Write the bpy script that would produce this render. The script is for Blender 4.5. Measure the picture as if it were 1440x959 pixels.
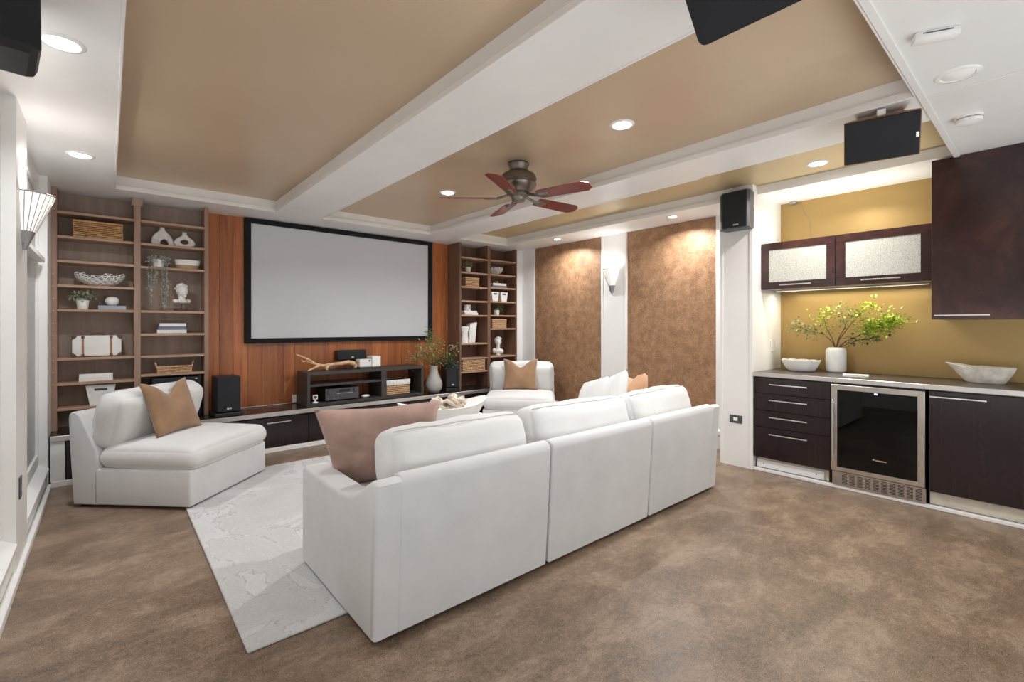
import bpy, bmesh, math, random
from mathutils import Vector, Matrix, noise
R = math.radians
SC = bpy.context.scene
COL = SC.collection
for o in list(bpy.data.objects):
    bpy.data.objects.remove(o)

# ------------------------------------------------------------------ camera
cam = bpy.data.cameras.new('camera')
cam.sensor_width = 36.0
cam.sensor_fit = 'HORIZONTAL'
cam.lens = 660.0 / 1440.0 * 36.0
cam.shift_y = -(479.5 - 458.7) / 1440.0
cam.clip_start = 0.02
camo = bpy.data.objects.new('camera', cam)
camo.location = (0, 0, 1.35)
camo.rotation_euler = (R(90), 0, -R(40.72))
COL.objects.link(camo)
SC.camera = camo

# ------------------------------------------------------------------ world, exposure
w = bpy.data.worlds.new('world')
w.use_nodes = True
w.node_tree.nodes['Background'].inputs[0].default_value = (1, 1, 1, 1)
w.node_tree.nodes['Background'].inputs[1].default_value = 0.4
SC.world = w
SC.view_settings.view_transform = 'Standard'
SC.view_settings.look = 'None'
SC.view_settings.gamma = 1.0
SC.view_settings.use_curve_mapping = False
SC.view_settings.exposure = 0.16

def area(name, loc, rot, sx, sy, power, color=(1, 1, 1), shape='RECTANGLE', spread=180):
    l = bpy.data.lights.new(name, 'AREA')
    l.shape = shape; l.size = sx; l.size_y = sy; l.energy = power; l.color = color
    l.spread = R(spread)
    o = bpy.data.objects.new(name, l)
    o.location = loc; o.rotation_euler = rot
    COL.objects.link(o)
    return o
# added fill lamps out of view, behind and beside the camera, daylight tinted
area('rear_fill', (2.6, -1.22, 1.25), (R(122), 0, 0), 4.6, 2.1, 74, (0.90, 0.955, 1.0))
area('side_fill', (-0.36, 0.35, 1.25), (R(118), 0, -R(90)), 2.2, 2.0, 16, (0.90, 0.955, 1.0))

# ------------------------------------------------------------------ materials
def lin(c):
    if isinstance(c, str):
        c = [int(c[i:i+2], 16) / 255 for i in (0, 2, 4)]
    return tuple((v / 12.92 if v <= 0.04045 else ((v + 0.055) / 1.055) ** 2.4) for v in c) + (1.0,)

class NT:
    def __init__(s, name):
        s.m = bpy.data.materials.new(name); s.m.use_nodes = True
        s.t = s.m.node_tree; s.n = s.t.nodes; s.l = s.t.links
        s.b = s.n['Principled BSDF']
        s.co = s.n.new('ShaderNodeTexCoord')
    def set(s, **k):
        for a, v in k.items():
            s.b.inputs[a.replace('_', ' ')].default_value = v
    def add(s, t, **k):
        n = s.n.new(t)
        for a, v in k.items():
            setattr(n, a, v)
        return n
    def mapping(s, scale=(1, 1, 1), rot=(0, 0, 0), src='Object'):
        m = s.add('ShaderNodeMapping'); m.inputs['Scale'].default_value = scale
        m.inputs['Rotation'].default_value = rot
        s.l.new(s.co.outputs[src], m.inputs['Vector']); return m.outputs[0]
    def noise(s, vec, scale, detail=4, rough=0.6, dist=0):
        n = s.add('ShaderNodeTexNoise'); n.inputs['Scale'].default_value = scale
        n.inputs['Detail'].default_value = detail; n.inputs['Roughness'].default_value = rough
        n.inputs['Distortion'].default_value = dist
        s.l.new(vec, n.inputs['Vector']); return n.outputs['Fac']
    def voronoi(s, vec, scale, feature='F1', out='Distance'):
        n = s.add('ShaderNodeTexVoronoi', feature=feature); n.inputs['Scale'].default_value = scale
        s.l.new(vec, n.inputs['Vector']); return n.outputs[out]
    def ramp(s, fac, stops):
        r = s.add('ShaderNodeValToRGB'); e = r.color_ramp.elements
        while len(e) < len(stops): e.new(0.5)
        for i, (p, c) in enumerate(stops):
            e[i].position = p; e[i].color = lin(c)
        s.l.new(fac, r.inputs[0]); return r.outputs[0]
    def mix(s, a, b, fac, mode='MIX'):
        m = s.add('ShaderNodeMix', data_type='RGBA', blend_type=mode)
        for sock, v in ((m.inputs[6], a), (m.inputs[7], b), (m.inputs[0], fac)):
            if hasattr(v, 'links'): s.l.new(v, sock)
            elif isinstance(v, (int, float)): sock.default_value = v
            else: sock.default_value = lin(v)
        return m.outputs[2]
    def mulv(s, a, k, add=0):
        m = s.add('ShaderNodeMath', operation='MULTIPLY_ADD')
        s.l.new(a, m.inputs[0]); m.inputs[1].default_value = k; m.inputs[2].default_value = add
        return m.outputs[0]
    def color(s, sock): s.l.new(sock, s.b.inputs['Base Color'])
    def rough(s, sock): s.l.new(sock, s.b.inputs['Roughness'])
    def bump(s, fac, strength=0.2, dist=0.01):
        b = s.add('ShaderNodeBump'); b.inputs['Strength'].default_value = strength
        b.inputs['Distance'].default_value = dist
        s.l.new(fac, b.inputs['Height']); s.l.new(b.outputs[0], s.b.inputs['Normal'])
    def objrand(s): return s.add('ShaderNodeObjectInfo').outputs['Random']

def plain(name, c, rough=0.5, metal=0.0, var=0.04, scale=8.0, bump=0.0, bscale=120, **k):
    t = NT(name)
    v = t.mapping()
    n = t.noise(v, scale, 3)
    c0 = lin(c)
    lo = [max(0, x ** (1 / 2.2) * (1 - var)) for x in c0[:3]]
    hi = [min(1, x ** (1 / 2.2) * (1 + var)) for x in c0[:3]]
    t.color(t.ramp(n, [(0.3, lo), (0.7, hi)]))
    t.set(Roughness=rough, Metallic=metal)
    for a, x in k.items(): t.b.inputs[a.replace('_', ' ')].default_value = x
    if bump: t.bump(t.noise(v, bscale, 2), bump, 0.002)
    return t.m

def wood(name, lo, mid, hi, rough=0.45, axis='Z', gs=1.0, vary=0.0, spec=0.5):
    t = NT(name)
    sc = {'B': (2.6, 2.6, 2.2), 'Z': (14, 14, 0.9), 'X': (0.9, 14, 14), 'Y': (14, 0.9, 14)}[axis]
    v = t.mapping(tuple(a * gs for a in sc))
    r = t.objrand()
    va = t.add('ShaderNodeVectorMath', operation='ADD')
    t.l.new(v, va.inputs[0])
    cmb = t.add('ShaderNodeCombineXYZ')
    k = t.mulv(r, 37.0)
    for i in range(3): t.l.new(k, cmb.inputs[i])
    t.l.new(cmb.outputs[0], va.inputs[1])
    n = t.noise(va.outputs[0], 1.3, 6, 0.65, 0.4)
    c = t.ramp(n, [(0.3, lo), (0.52, mid), (0.72, hi)])
    if vary:
        hsv = t.add('ShaderNodeHueSaturation'); t.l.new(c, hsv.inputs['Color'])
        t.l.new(t.mulv(r, vary, 1 - vary / 2), hsv.inputs['Value']); c = hsv.outputs[0]
    t.color(c); t.set(Roughness=rough)
    t.b.inputs['Specular IOR Level'].default_value = spec
    t.bump(n, 0.06, 0.003)
    return t.m

def fabric(name, c, scale=420, strength=0.25, var=0.05, sheen=0.2):
    t = NT(name); v = t.mapping()
    big = t.noise(v, 5, 4)
    c0 = [x ** (1 / 2.2) for x in lin(c)[:3]]
    t.color(t.ramp(big, [(0.3, [x * (1 - var) for x in c0]), (0.7, [min(1, x * (1 + var)) for x in c0])]))
    wv = t.add('ShaderNodeTexWave', bands_direction='Z'); wv.inputs['Scale'].default_value = scale / 6
    wv.inputs['Distortion'].default_value = 2.5; wv.inputs['Detail'].default_value = 2
    wv.inputs['Detail Scale'].default_value = 3
    t.l.new(v, wv.inputs['Vector'])
    fine = t.noise(t.mapping((1, 1, 3)), scale / 2, 3, 0.7)
    t.bump(t.mix(wv.outputs['Fac'], fine, 0.6), strength, 0.002)
    t.set(Roughness=0.92); t.b.inputs['Sheen Weight'].default_value = sheen
    t.b.inputs['Specular IOR Level'].default_value = 0.15
    return t.m

M = {}
M['white'] = plain('white_paint', 'efedea', 0.38, var=0.012, scale=2)
M['white_trim'] = plain('white_trim_paint', 'f1efec', 0.3, var=0.012, scale=2)
M['white_gloss'] = plain('white_gloss', 'f3f1ee', 0.25, var=0.02)
M['white_matte'] = plain('white_matte_ceramic', 'f0eeea', 0.7, var=0.03, bump=0.1)
M['plaster'] = plain('white_plaster', 'e9e7e4', 0.75, var=0.07, scale=30, bump=0.3, bscale=60)
M['grey_panel'] = plain('grey_panel', 'c4c3c1', 0.35, var=0.03, scale=3)
M['black'] = plain('black_lacquer', '15161a', 0.4, var=0.1)
M['black_felt'] = plain('black_velvet', '08080a', 0.9, var=0.1)
M['grille'] = plain('black_speaker_cloth', '17191f', 0.75, var=0.1, bump=0.3, bscale=500)
M['charcoal'] = plain('charcoal_grey', '4a4a4e', 0.4, var=0.05)
M['grey_dark'] = plain('dark_grey_laminate', '3c3937', 0.42, var=0.08, scale=20)
M['steel'] = plain('brushed_steel', 'c9c2ba', 0.28, 1.0, var=0.05)
M['alu'] = plain('aluminium_edge', 'd4d0cc', 0.35, 0.85, var=0.04)
M['chrome'] = plain('satin_nickel', 'e2e2e2', 0.22, 1.0, var=0.02)
M['pewter'] = plain('pewter', '7d756c', 0.35, 0.9, var=0.12, scale=18)
M['brass'] = plain('brass', 'd8b878', 0.3, 1.0, var=0.04)
M['grey_metal'] = plain('grey_metal', 'a2a2a4', 0.35, 0.6, var=0.04)
M['toe'] = plain('bare_plinth_board', 'd9cfbd', 0.55, var=0.05, scale=12)
M['screen'] = plain('projection_screen', 'd3d4d9', 0.85, var=0.008, scale=2)
M['tan_leather'] = plain('tan_leather', 'a5794f', 0.5, var=0.12, scale=30)
M['brown_leather'] = plain('brown_leather', '5c463c', 0.5, var=0.12, scale=30)
M['blue_book'] = plain('blue_grey_cloth', 'a3a8b2', 0.7, var=0.05)
M['grey_book'] = plain('slate_cloth', '727a88', 0.7, var=0.06)
M['paper'] = plain('paper', 'ecebe8', 0.8, var=0.03, scale=60)
M['tan_ceramic'] = plain('unglazed_clay', 'b89a7c', 0.85, var=0.08, scale=40)
M['grey_ceramic'] = plain('grey_glaze', 'b5b1ac', 0.25, var=0.04)
M['wicker'] = plain('wicker', 'c79a66', 0.6, var=0.22, scale=45)
M['wicker_pale'] = plain('pale_seagrass', 'd0a982', 0.65, var=0.18, scale=45)
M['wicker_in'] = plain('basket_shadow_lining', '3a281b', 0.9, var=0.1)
M['driftwood'] = plain('driftwood', 'd6b48c', 0.7, var=0.15, scale=25, bump=0.3, bscale=40)
M['stem'] = plain('twig_bark', '5a4630', 0.8, var=0.15, scale=40)
M['soil'] = plain('soil', '2c221b', 0.95, var=0.2, scale=60)
def leafm(name, lo, hi):
    t = NT(name); v = t.mapping(); t.color(t.ramp(t.noise(v, 22, 2), [(0.35, lo), (0.65, hi)]))
    t.set(Roughness=0.5); t.b.inputs['Subsurface Weight'].default_value = 0.0
    return t.m
M['leaf_bright'] = leafm('bright_leaf', '7d9a2c', 'c9dd4a')
M['leaf_mid'] = leafm('olive_leaf', '6b7a48', 'a5b078')
M['leaf_dark'] = leafm('dark_leaf', '2e4a2a', '55743f')
M['leaf_pale'] = leafm('pale_leaf', '8a9a78', 'c4cdb0')
M['leaf_blue'] = leafm('dusty_blue_leaf', '8f9a92', 'c2cac0')
M['fab'] = fabric('ivory_linen', 'd3d1d0', 420, 0.3, 0.02)
M['fab_cush'] = fabric('ivory_cushion_linen', 'dad8d6', 420, 0.25, 0.02)
M['piping'] = plain('ivory_piping', 'bdb9b5', 0.9, var=0.02)
M['mauve'] = fabric('mauve_linen', 'b4968a', 380, 0.3, 0.07, 0.1)
M['camel'] = fabric('camel_velvet', '98775a', 700, 0.1, 0.10, 0.35)
M['peach'] = fabric('peach_cotton', 'd3a683', 400, 0.2, 0.06, 0.1)
M['knit'] = fabric('beige_knit', 'd2c3b4', 200, 0.5, 0.08)
M['espresso'] = wood('espresso_veneer', '1c1213', '241718', '2e1f1e', 0.22, 'Z', 1.5)
M['espresso_red'] = wood('reddish_espresso_veneer', '281918', '392321', '57362f', 0.2, 'B', 0.9)
M['counter'] = plain('dark_laminate_top', '4b4340', 0.3, var=0.08, scale=30)
M['console_top'] = plain('dark_console_top', '2a2122', 0.2, var=0.1, scale=30)
M['veneer'] = wood('cherry_veneer', '8c4a29', 'ad6638', 'c07b49', 0.36, 'Z', 0.8, 0.34)
M['laminate'] = wood('brown_laminate', '8e7261', '9d7f6d', 'ab8c79', 0.5, 'Z', 1.2)
M['laminate_shelf'] = wood('brown_laminate_edge', 'a5846d', 'b4927a', 'c09e86', 0.45, 'X', 1.2)
M['laminate_back'] = wood('brown_laminate_back', '917d70', '9e8a7c', 'aa9688', 0.55, 'Z', 1.0)
M['laminate_r'] = wood('dark_brown_laminate', '6b4d3c', '7a5a48', '886753', 0.5, 'Z', 1.2)
M['laminate_r_back'] = wood('dark_brown_laminate_back', '664838', '745443', '82604e', 0.55, 'Z', 1.0)
M['cherry_blade'] = wood('cherry_fan_blade', '5c2018', '762c20', '8a3a2a', 0.3, 'X', 1.0)

def make_floor():
    t = NT('stained_concrete'); v = t.mapping()
    a = t.noise(v, 0.9, 11, 0.66, 0.3)
    b = t.noise(t.mapping((1.0, 1.6, 1)), 2.8, 12, 0.72, 0.35)
    c = t.noise(v, 38, 5, 0.7)
    d = t.noise(v, 210, 3, 0.6)
    s = t.voronoi(v, 60)
    col = t.ramp(a, [(0.41, '422f1f'), (0.47, '675040'), (0.53, '826853'), (0.60, 'a48b74')])
    col2 = t.ramp(b, [(0.41, '33241a'), (0.47, '67503e'), (0.53, '866d59'), (0.60, 'b49c86')])
    m = t.mix(col, col2, 0.55)
    m = t.mix(m, t.ramp(c, [(0.38, '4a3b2f'), (0.5, '83705f'), (0.60, 'b39a80')]), 0.26)
    m = t.mix(m, t.ramp(d, [(0.41, '38291d'), (0.5, '806a56'), (0.60, 'c4ae94')]), 0.26)
    spk = t.ramp(s, [(0.04, 'e0ccac'), (0.10, '83705f')])
    m = t.mix(m, spk, 0.08)
    t.color(m)
    t.rough(t.mulv(c, 0.30, 0.22))
    t.b.inputs['Specular IOR Level'].default_value = 0.5
    t.bump(c, 0.025, 0.002)
    return t.m
M['floor'] = make_floor()

def make_tray(name, lo, hi, rough, metal):
    t = NT(name); v = t.mapping((1, 1, 1))
    n = t.noise(v, 0.8, 3)
    st = t.noise(t.mapping((3, 60, 3)), 3, 4)
    t.color(t.ramp(n, [(0.3, lo), (0.7, hi)]))
    t.set(Roughness=rough, Metallic=metal)
    t.bump(st, 0.12, 0.004)
    return t.m
M['bronze'] = make_tray('bronze_metallic_paint', 'c9b194', 'd2bb9f', 0.36, 0.2)
M['gold'] = make_tray('gold_metallic_paint', 'a78852', 'b0935e', 0.36, 0.4)
M['gold_ceil'] = make_tray('gold_ceiling_paint', 'c0aa80', 'c8b48c', 0.45, 0.2)

def make_cork():
    t = NT('copper_mosaic_wallcovering'); v = t.mapping()
    vo = t.voronoi(v, 130)
    vc = t.voronoi(v, 130, out='Color')
    big = t.noise(v, 1.3, 5, 0.6)
    bw = t.add('ShaderNodeRGBToBW'); t.l.new(vc, bw.inputs[0])
    c1 = t.ramp(bw.outputs[0], [(0.2, '8a6a50'), (0.5, 'a5805f'), (0.8, 'c49c78')])
    c2 = t.ramp(big, [(0.3, '8f6c50'), (0.7, 'b28a68')])
    mid = t.noise(v, 9, 4, 0.7)
    br = t.add('ShaderNodeTexBrick'); br.inputs['Scale'].default_value = 1.0
    br.inputs['Color1'].default_value = lin('ffffff'); br.inputs['Color2'].default_value = lin('e8e0d8'); br.inputs['Mortar'].default_value = lin('c8b8a8')
    br.inputs['Brick Width'].default_value = 0.9; br.inputs['Row Height'].default_value = 0.55; br.inputs['Mortar Size'].default_value = 0.004
    t.l.new(t.mapping((1, 1, 1), (0, R(90), R(90))), br.inputs['Vector'])
    cc = t.mix(t.mix(c1, c2, 0.45), t.ramp(mid, [(0.38, '77553c'), (0.62, 'be9470')]), 0.4)
    t.color(t.mix(cc, br.outputs['Color'], 0.22, 'MULTIPLY'))
    t.set(Roughness=0.38, Metallic=0.25)
    t.bump(vo, 0.5, 0.004)
    return t.m
M['cork'] = make_cork()

def make_rug():
    t = NT('pale_grey_rug'); v = t.mapping()
    a = t.noise(v, 1.6, 7, 0.6, 0.9)
    fine = t.noise(v, 120, 3)
    edge = t.add('ShaderNodeMath', operation='SUBTRACT'); t.l.new(a, edge.inputs[0]); edge.inputs[1].default_value = 0.52
    ab = t.add('ShaderNodeMath', operation='ABSOLUTE'); t.l.new(edge.outputs[0], ab.inputs[0])
    base = t.ramp(a, [(0.36, 'bdbab8'), (0.5, 'c4c2c0'), (0.526, 'cdcbca'), (0.65, 'c8c6c4')])
    line = t.ramp(ab.outputs[0], [(0.0, 'c4c0ba'), (0.010, 'ffffff')])
    m = t.mix(base, line, 0.75, 'MULTIPLY')
    m = t.mix(m, t.ramp(fine, [(0.35, 'a8a4a0'), (0.65, 'e6e4e2')]), 0.18)
    t.color(m); t.set(Roughness=0.95); t.b.inputs['Specular IOR Level'].default_value = 0.1
    t.bump(fine, 0.4, 0.003)
    return t.m
M['rug'] = make_rug()

def emis(name, c, s):
    t = NT(name); t.color(t.ramp(t.noise(t.mapping(), 5), [(0.3, c), (0.7, c)]))
    t.b.inputs['Emission Color'].default_value = lin(c); t.b.inputs['Emission Strength'].default_value = s
    return t.m
M['lamp'] = emis('lit_lens', 'ffffff', 14)
M['led'] = emis('blue_display', 'a8c8ff', 4)
M['sconce_glass'] = emis('lit_frosted_glass', 'fff8f0', 0.55)
M['strip'] = emis('lit_strip', 'fff3d8', 1.6)

def make_glass(name, tint, rough, reflect):
    t = NT(name)
    tr = t.add('ShaderNodeBsdfTransparent'); tr.inputs[0].default_value = lin(tint)
    gl = t.add('ShaderNodeBsdfGlossy'); gl.inputs['Roughness'].default_value = rough
    fr = t.add('ShaderNodeFresnel'); fr.inputs[0].default_value = reflect
    mx = t.add('ShaderNodeMixShader')
    t.l.new(fr.outputs[0], mx.inputs[0]); t.l.new(tr.outputs[0], mx.inputs[1]); t.l.new(gl.outputs[0], mx.inputs[2])
    t.l.new(mx.outputs[0], t.n['Material Output'].inputs[0])
    return t.m
M['tinted_glass'] = make_glass('tinted_glass', '4a4640', 0.02, 1.5)
def make_rice():
    t = NT('textured_rice_glass'); v = t.mapping((1, 1, 1))
    n = t.noise(v, 130, 3, 0.7)
    t.color(t.ramp(n, [(0.35, 'a7a69f'), (0.65, 'd6d6d0')]))
    t.set(Roughness=0.25); t.bump(n, 0.4, 0.002)
    return t.m
M['rice'] = make_rice()

# ------------------------------------------------------------------ mesh helpers
class MB:
    def __init__(s): s.bm = bmesh.new()
    def _join(s, b):
        me = bpy.data.meshes.new('tmp'); b.to_mesh(me); b.free()
        s.bm.from_mesh(me); bpy.data.meshes.remove(me)
        return s
    def box(s, x0, x1, y0, y1, z0, z1, bev=0.0, seg=1, mat=None):
        b = bmesh.new()
        vs = [b.verts.new((x, y, z)) for x in (x0, x1) for y in (y0, y1) for z in (z0, z1)]
        for f in ((0, 1, 3, 2), (4, 6, 7, 5), (0, 4, 5, 1), (2, 3, 7, 6), (0, 2, 6, 4), (1, 5, 7, 3)):
            b.faces.new([vs[i] for i in f])
        if bev: bmesh.ops.bevel(b, geom=b.edges[:], offset=bev, segments=seg, affect='EDGES', profile=0.5)
        if mat: b.transform(mat)
        return s._join(b)
    def prism(s, pts, axis, a, c, bev=0.0, seg=2, mat=None):
        """extrude closed polygon; axis X: pts (y,z); Y: pts (x,z); Z: pts (x,y)"""
        def P(p, t):
            return {'X': (t, p[0], p[1]), 'Y': (p[0], t, p[1]), 'Z': (p[0], p[1], t)}[axis]
        b = bmesh.new()
        v0 = [b.verts.new(P(p, a)) for p in pts]; v1 = [b.verts.new(P(p, c)) for p in pts]
        n = len(pts)
        f0 = b.faces.new(v0); f1 = b.faces.new(v1[::-1])
        for i in range(n): b.faces.new((v0[i], v1[i], v1[(i+1) % n], v0[(i+1) % n]))
        bmesh.ops.recalc_face_normals(b, faces=b.faces[:])
        if bev:
            ed = [e for e in b.edges if (f0 in e.link_faces or f1 in e.link_faces)]
            bmesh.ops.bevel(b, geom=ed, offset=bev, segments=seg, affect='EDGES', profile=0.5)
        if mat: b.transform(mat)
        return s._join(b)
    def lathe(s, prof, c=(0, 0, 0), n=24, sx=1, sy=1, a0=0, a1=360, mat=None):
        b = bmesh.new(); full = abs(a1 - a0) >= 360
        k = n if full else n + 1
        rings = []
        for r, z in prof:
            ring = []
            if r < 1e-5 and full:
                ring = [b.verts.new((c[0], c[1], c[2] + z))] * k
            else:
                for i in range(k):
                    t = R(a0 + (a1 - a0) * i / n)
                    ring.append(b.verts.new((c[0] + r * sx * math.cos(t), c[1] + r * sy * math.sin(t), c[2] + z)))
            rings.append(ring)
        for A, B in zip(rings, rings[1:]):
            for i in range(n):
                j = (i + 1) % k
                q = []
                for v in (A[i], A[j], B[j], B[i]):
                    if v not in q: q.append(v)
                if len(q) > 2:
                    try: b.faces.new(q)
                    except ValueError: pass
        bmesh.ops.recalc_face_normals(b, faces=b.faces[:])
        if mat: b.transform(mat)
        return s._join(b)
    def tube(s, pts, r, n=8, r1=None, cap=True):
        pts = [Vector(p) for p in pts]; b = bmesh.new(); rings = []
        m = len(pts)
        up = Vector((0.123, 0.31, 0.94)).normalized()
        for i, p in enumerate(pts):
            d = (pts[min(i+1, m-1)] - pts[max(i-1, 0)]).normalized()
            a = d.cross(up)
            if a.length < 1e-3: a = d.cross(Vector((1, 0, 0)))
            a.normalize(); c = d.cross(a)
            if callable(r): rr = r(i / max(1, m - 1))
            else: rr = r if r1 is None else r + (r1 - r) * i / (m - 1)
            rings.append([b.verts.new(p + (a * math.cos(2*math.pi*k/n) + c * math.sin(2*math.pi*k/n)) * rr) for k in range(n)])
        for A, B in zip(rings, rings[1:]):
            for k in range(n): b.faces.new((A[k], A[(k+1) % n], B[(k+1) % n], B[k]))
        if cap:
            b.faces.new(rings[0][::-1]); b.faces.new(rings[-1])
        bmesh.ops.recalc_face_normals(b, faces=b.faces[:])
        return s._join(b)
    def ball(s, c, r, sub=2, scale=(1, 1, 1), mat=None):
        b = bmesh.new(); bmesh.ops.create_icosphere(b, subdivisions=sub, radius=r)
        b.transform(Matrix.Translation(c) @ Matrix.Diagonal((*scale, 1)))
        if mat: b.transform(mat)
        return s._join(b)
    def soft(s, w, d, h, r, n=(14, 12, 4), puff=0.0, sag=0.0, wr=0.0, seed=0, side=0.0, mat=None):
        """rounded, puffed cushion centred on the origin"""
        b = bmesh.new(); half = Vector((w/2, d/2, h/2)); vd = {}
        def V(p):
            k = tuple(round(x, 5) for x in p)
            if k not in vd:
                q = Vector([p[i] * half[i] for i in range(3)])
                c = Vector([max(-(half[i]-r), min(half[i]-r, q[i])) for i in range(3)])
                e = q - c
                if e.length > 1e-9: q = c + e.normalized() * r
                sx, sy, sz = p
                ex, ey = (1 - sx**2), (1 - sy**2)
                q.z += math.copysign(1, sz) * abs(sz)**1.0 * puff * (max(ex, 0)*max(ey, 0))**0.5 if puff else 0
                if sag: q.z -= sag * max(ex, 0) * max(sz, 0)
                if side:
                    q.x += sx * side * max(ey, 0) * (1 - sz**2); q.y += sy * side * max(ex, 0) * (1 - sz**2)
                if wr:
                    nn = noise.noise(Vector((q.x*6+seed*7.1, q.y*6-seed*3.3, q.z*5))) + 0.5*noise.noise(Vector((q.x*17+seed, q.y*15, q.z*12)))
                    q += q.normalized() * wr * nn
                vd[k] = b.verts.new(q)
            return vd[k]
        def lin_(k): 
            # denser towards the edges
            return [math.sin((i / k - 0.5) * math.pi) for i in range(k + 1)]
        gx, gy, gz = (lin_(k) for k in n)
        for fixed in (0, 1, 2):
            A, B = [g for i, g in enumerate((gx, gy, gz)) if i != fixed]
            for sgn in (-1.0, 1.0):
                for i in range(len(A)-1):
                    for j in range(len(B)-1):
                        q = []
                        for (aa, bb) in ((A[i], B[j]), (A[i+1], B[j]), (A[i+1], B[j+1]), (A[i], B[j+1])):
                            p = [0, 0, 0]; idx = [k for k in (0, 1, 2) if k != fixed]
                            p[idx[0]], p[idx[1]], p[fixed] = aa, bb, sgn
                            q.append(V(p))
                        try: b.faces.new(q)
                        except ValueError: pass
        bmesh.ops.recalc_face_normals(b, faces=b.faces[:])
        if mat: b.transform(mat)
        return s._join(b)
    def pillow(s, w, h, t, n=18, pinch=0.08, chop=0.0, wr=0.006, seed=0, mat=None, taper=0.0):
        """knife-edge pillow standing in XZ, thickness along Y"""
        b = bmesh.new(); g = [[None]*(n+1) for _ in range(n+1)]; g2 = [[None]*(n+1) for _ in range(n+1)]
        for i in range(n+1):
            for j in range(n+1):
                u, v = -1 + 2*i/n, -1 + 2*j/n
                x = w/2 * u * (1 - pinch * (1 - v*v)); z = h/2 * v * (1 - pinch * (1 - u*u))
                x *= 1 + taper*v
                th = t/2 * (max(0, (1-u*u)) * max(0, (1-v*v))) ** 0.42
                if chop and v > -0.4:
                    k = ((v + 0.4) / 1.4) ** 1.5 * math.exp(-(u/0.42)**2)
                    z -= chop * k; th *= (1 - 0.35*k)
                nn = noise.noise(Vector((x*9+seed*5, z*9, seed))) + 0.6*noise.noise(Vector((x*22, z*20+seed*3, 1)))
                edge = (i in (0, n) or j in (0, n))
                y = th + (0 if edge else wr*nn)
                g[i][j] = b.verts.new((x, y, z))
                g2[i][j] = g[i][j] if edge else b.verts.new((x, -th - wr*nn*0.8, z))
        for G in (g, g2):
            for i in range(n):
                for j in range(n):
                    try: b.faces.new((G[i][j], G[i+1][j], G[i+1][j+1], G[i][j+1]))
                    except ValueError: pass
        bmesh.ops.recalc_face_normals(b, faces=b.faces[:])
        if mat: b.transform(mat)
        return s._join(b)
    def leaf(s, p, d, l, wd, curl=0.2):
        d = Vector(d).normalized(); up = Vector((random.uniform(-.4, .4), random.uniform(-.4, .4), 1)).normalized()
        a = d.cross(up)
        if a.length < 1e-3: a = Vector((1, 0, 0))
        a.normalize(); nrm = a.cross(d); p = Vector(p)
        b = s.bm
        v = [b.verts.new(p), b.verts.new(p + d*l*0.45 + a*wd/2 + nrm*curl*wd), b.verts.new(p + d*l - nrm*curl*l*0.4),
             b.verts.new(p + d*l*0.45 - a*wd/2 + nrm*curl*wd), b.verts.new(p + d*l*0.5)]
        for f in ((0, 1, 4), (1, 2, 4), (2, 3, 4), (3, 0, 4)): b.faces.new([v[i] for i in f])
        return s
    def build(s, name, mat, parent=None, smooth=None, loc=None, subsurf=0, solid=0.0):
        me = bpy.data.meshes.new(name); s.bm.to_mesh(me); s.bm.free()
        me.materials.append(M[mat] if isinstance(mat, str) else mat)
        o = bpy.data.objects.new(name, me); COL.objects.link(o)
        if smooth is not None:
            me.polygons.foreach_set('use_smooth', [True] * len(me.polygons))
            if smooth < 180:
                try: me.set_sharp_from_angle(angle=R(smooth))
                except Exception: pass
        if parent: o.parent = parent
        if loc: o.location = loc
        if solid:
            m = o.modifiers.new('solid', 'SOLIDIFY'); m.thickness = solid; m.offset = 0
        if subsurf:
            m = o.modifiers.new('sub', 'SUBSURF'); m.levels = subsurf; m.render_levels = subsurf
        return o

def tag(o, label, cat, group=None):
    o['label'] = label; o['category'] = cat
    if group: o['group'] = group
    return o
def struct(o, label=None):
    o['kind'] = 'structure'
    if label: o['label'] = label
    return o
def thing(name, label, cat, loc=(0, 0, 0), rz=0, group=None):
    o = bpy.data.objects.new(name, None); COL.objects.link(o)
    o.empty_display_size = 0.1
    o.location = loc; o.rotation_euler = (0, 0, R(rz))
    return tag(o, label, cat, group)
def T(x, y, z): return Matrix.Translation((x, y, z))
def RX(a): return Matrix.Rotation(R(a), 4, 'X')
def RY(a): return Matrix.Rotation(R(a), 4, 'Y')
def RZ(a): return Matrix.Rotation(R(a), 4, 'Z')

# ================================================================== ROOM SHELL
ZS, ZT = 2.57, 2.685           # soffit height, tray height
XL, XR, XB = -0.37, 5.09, 5.28 # column fronts left/right, bar back wall
YW = 5.95                      # veneered wall
def S(name, m, mat, label=None): return struct(m.build(name, mat), label)

S('floor', MB().box(-0.9, 5.6, -1.5, 6.3, -0.1, 0.0), 'floor', 'brown stained polished concrete floor')
# soffits and beams
c = MB()
YN = 0.485
c.box(-0.9, 0.04, YN, 5.44, ZS, 2.95)
c.box(-0.9, 5.6, 5.44, 6.3, ZS, 2.95)
c.box(1.36, 1.83, YN, 5.44, ZS, 2.95)
c.box(3.25, 3.70, YN, 5.44, ZS, 2.95)
c.box(4.58, 5.6, 1.9, 5.44, ZS, 2.95)
c.box(-0.9, 5.6, -1.5, YN, ZS, 2.95)
ceil = S('ceiling', c, 'white', 'white coffered ceiling with beams')
MB().box(0.04, 1.36, YN, 5.44, ZT, 2.9).build('tray_panel', 'bronze', ceil)
MB().box(1.83, 3.25, YN, 5.44, ZT, 2.9).build('tray_panel', 'bronze', ceil)
MB().box(3.70, 5.6, YN, 5.44, ZT, 2.9).build('tray_panel', 'gold_ceil', ceil)
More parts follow.
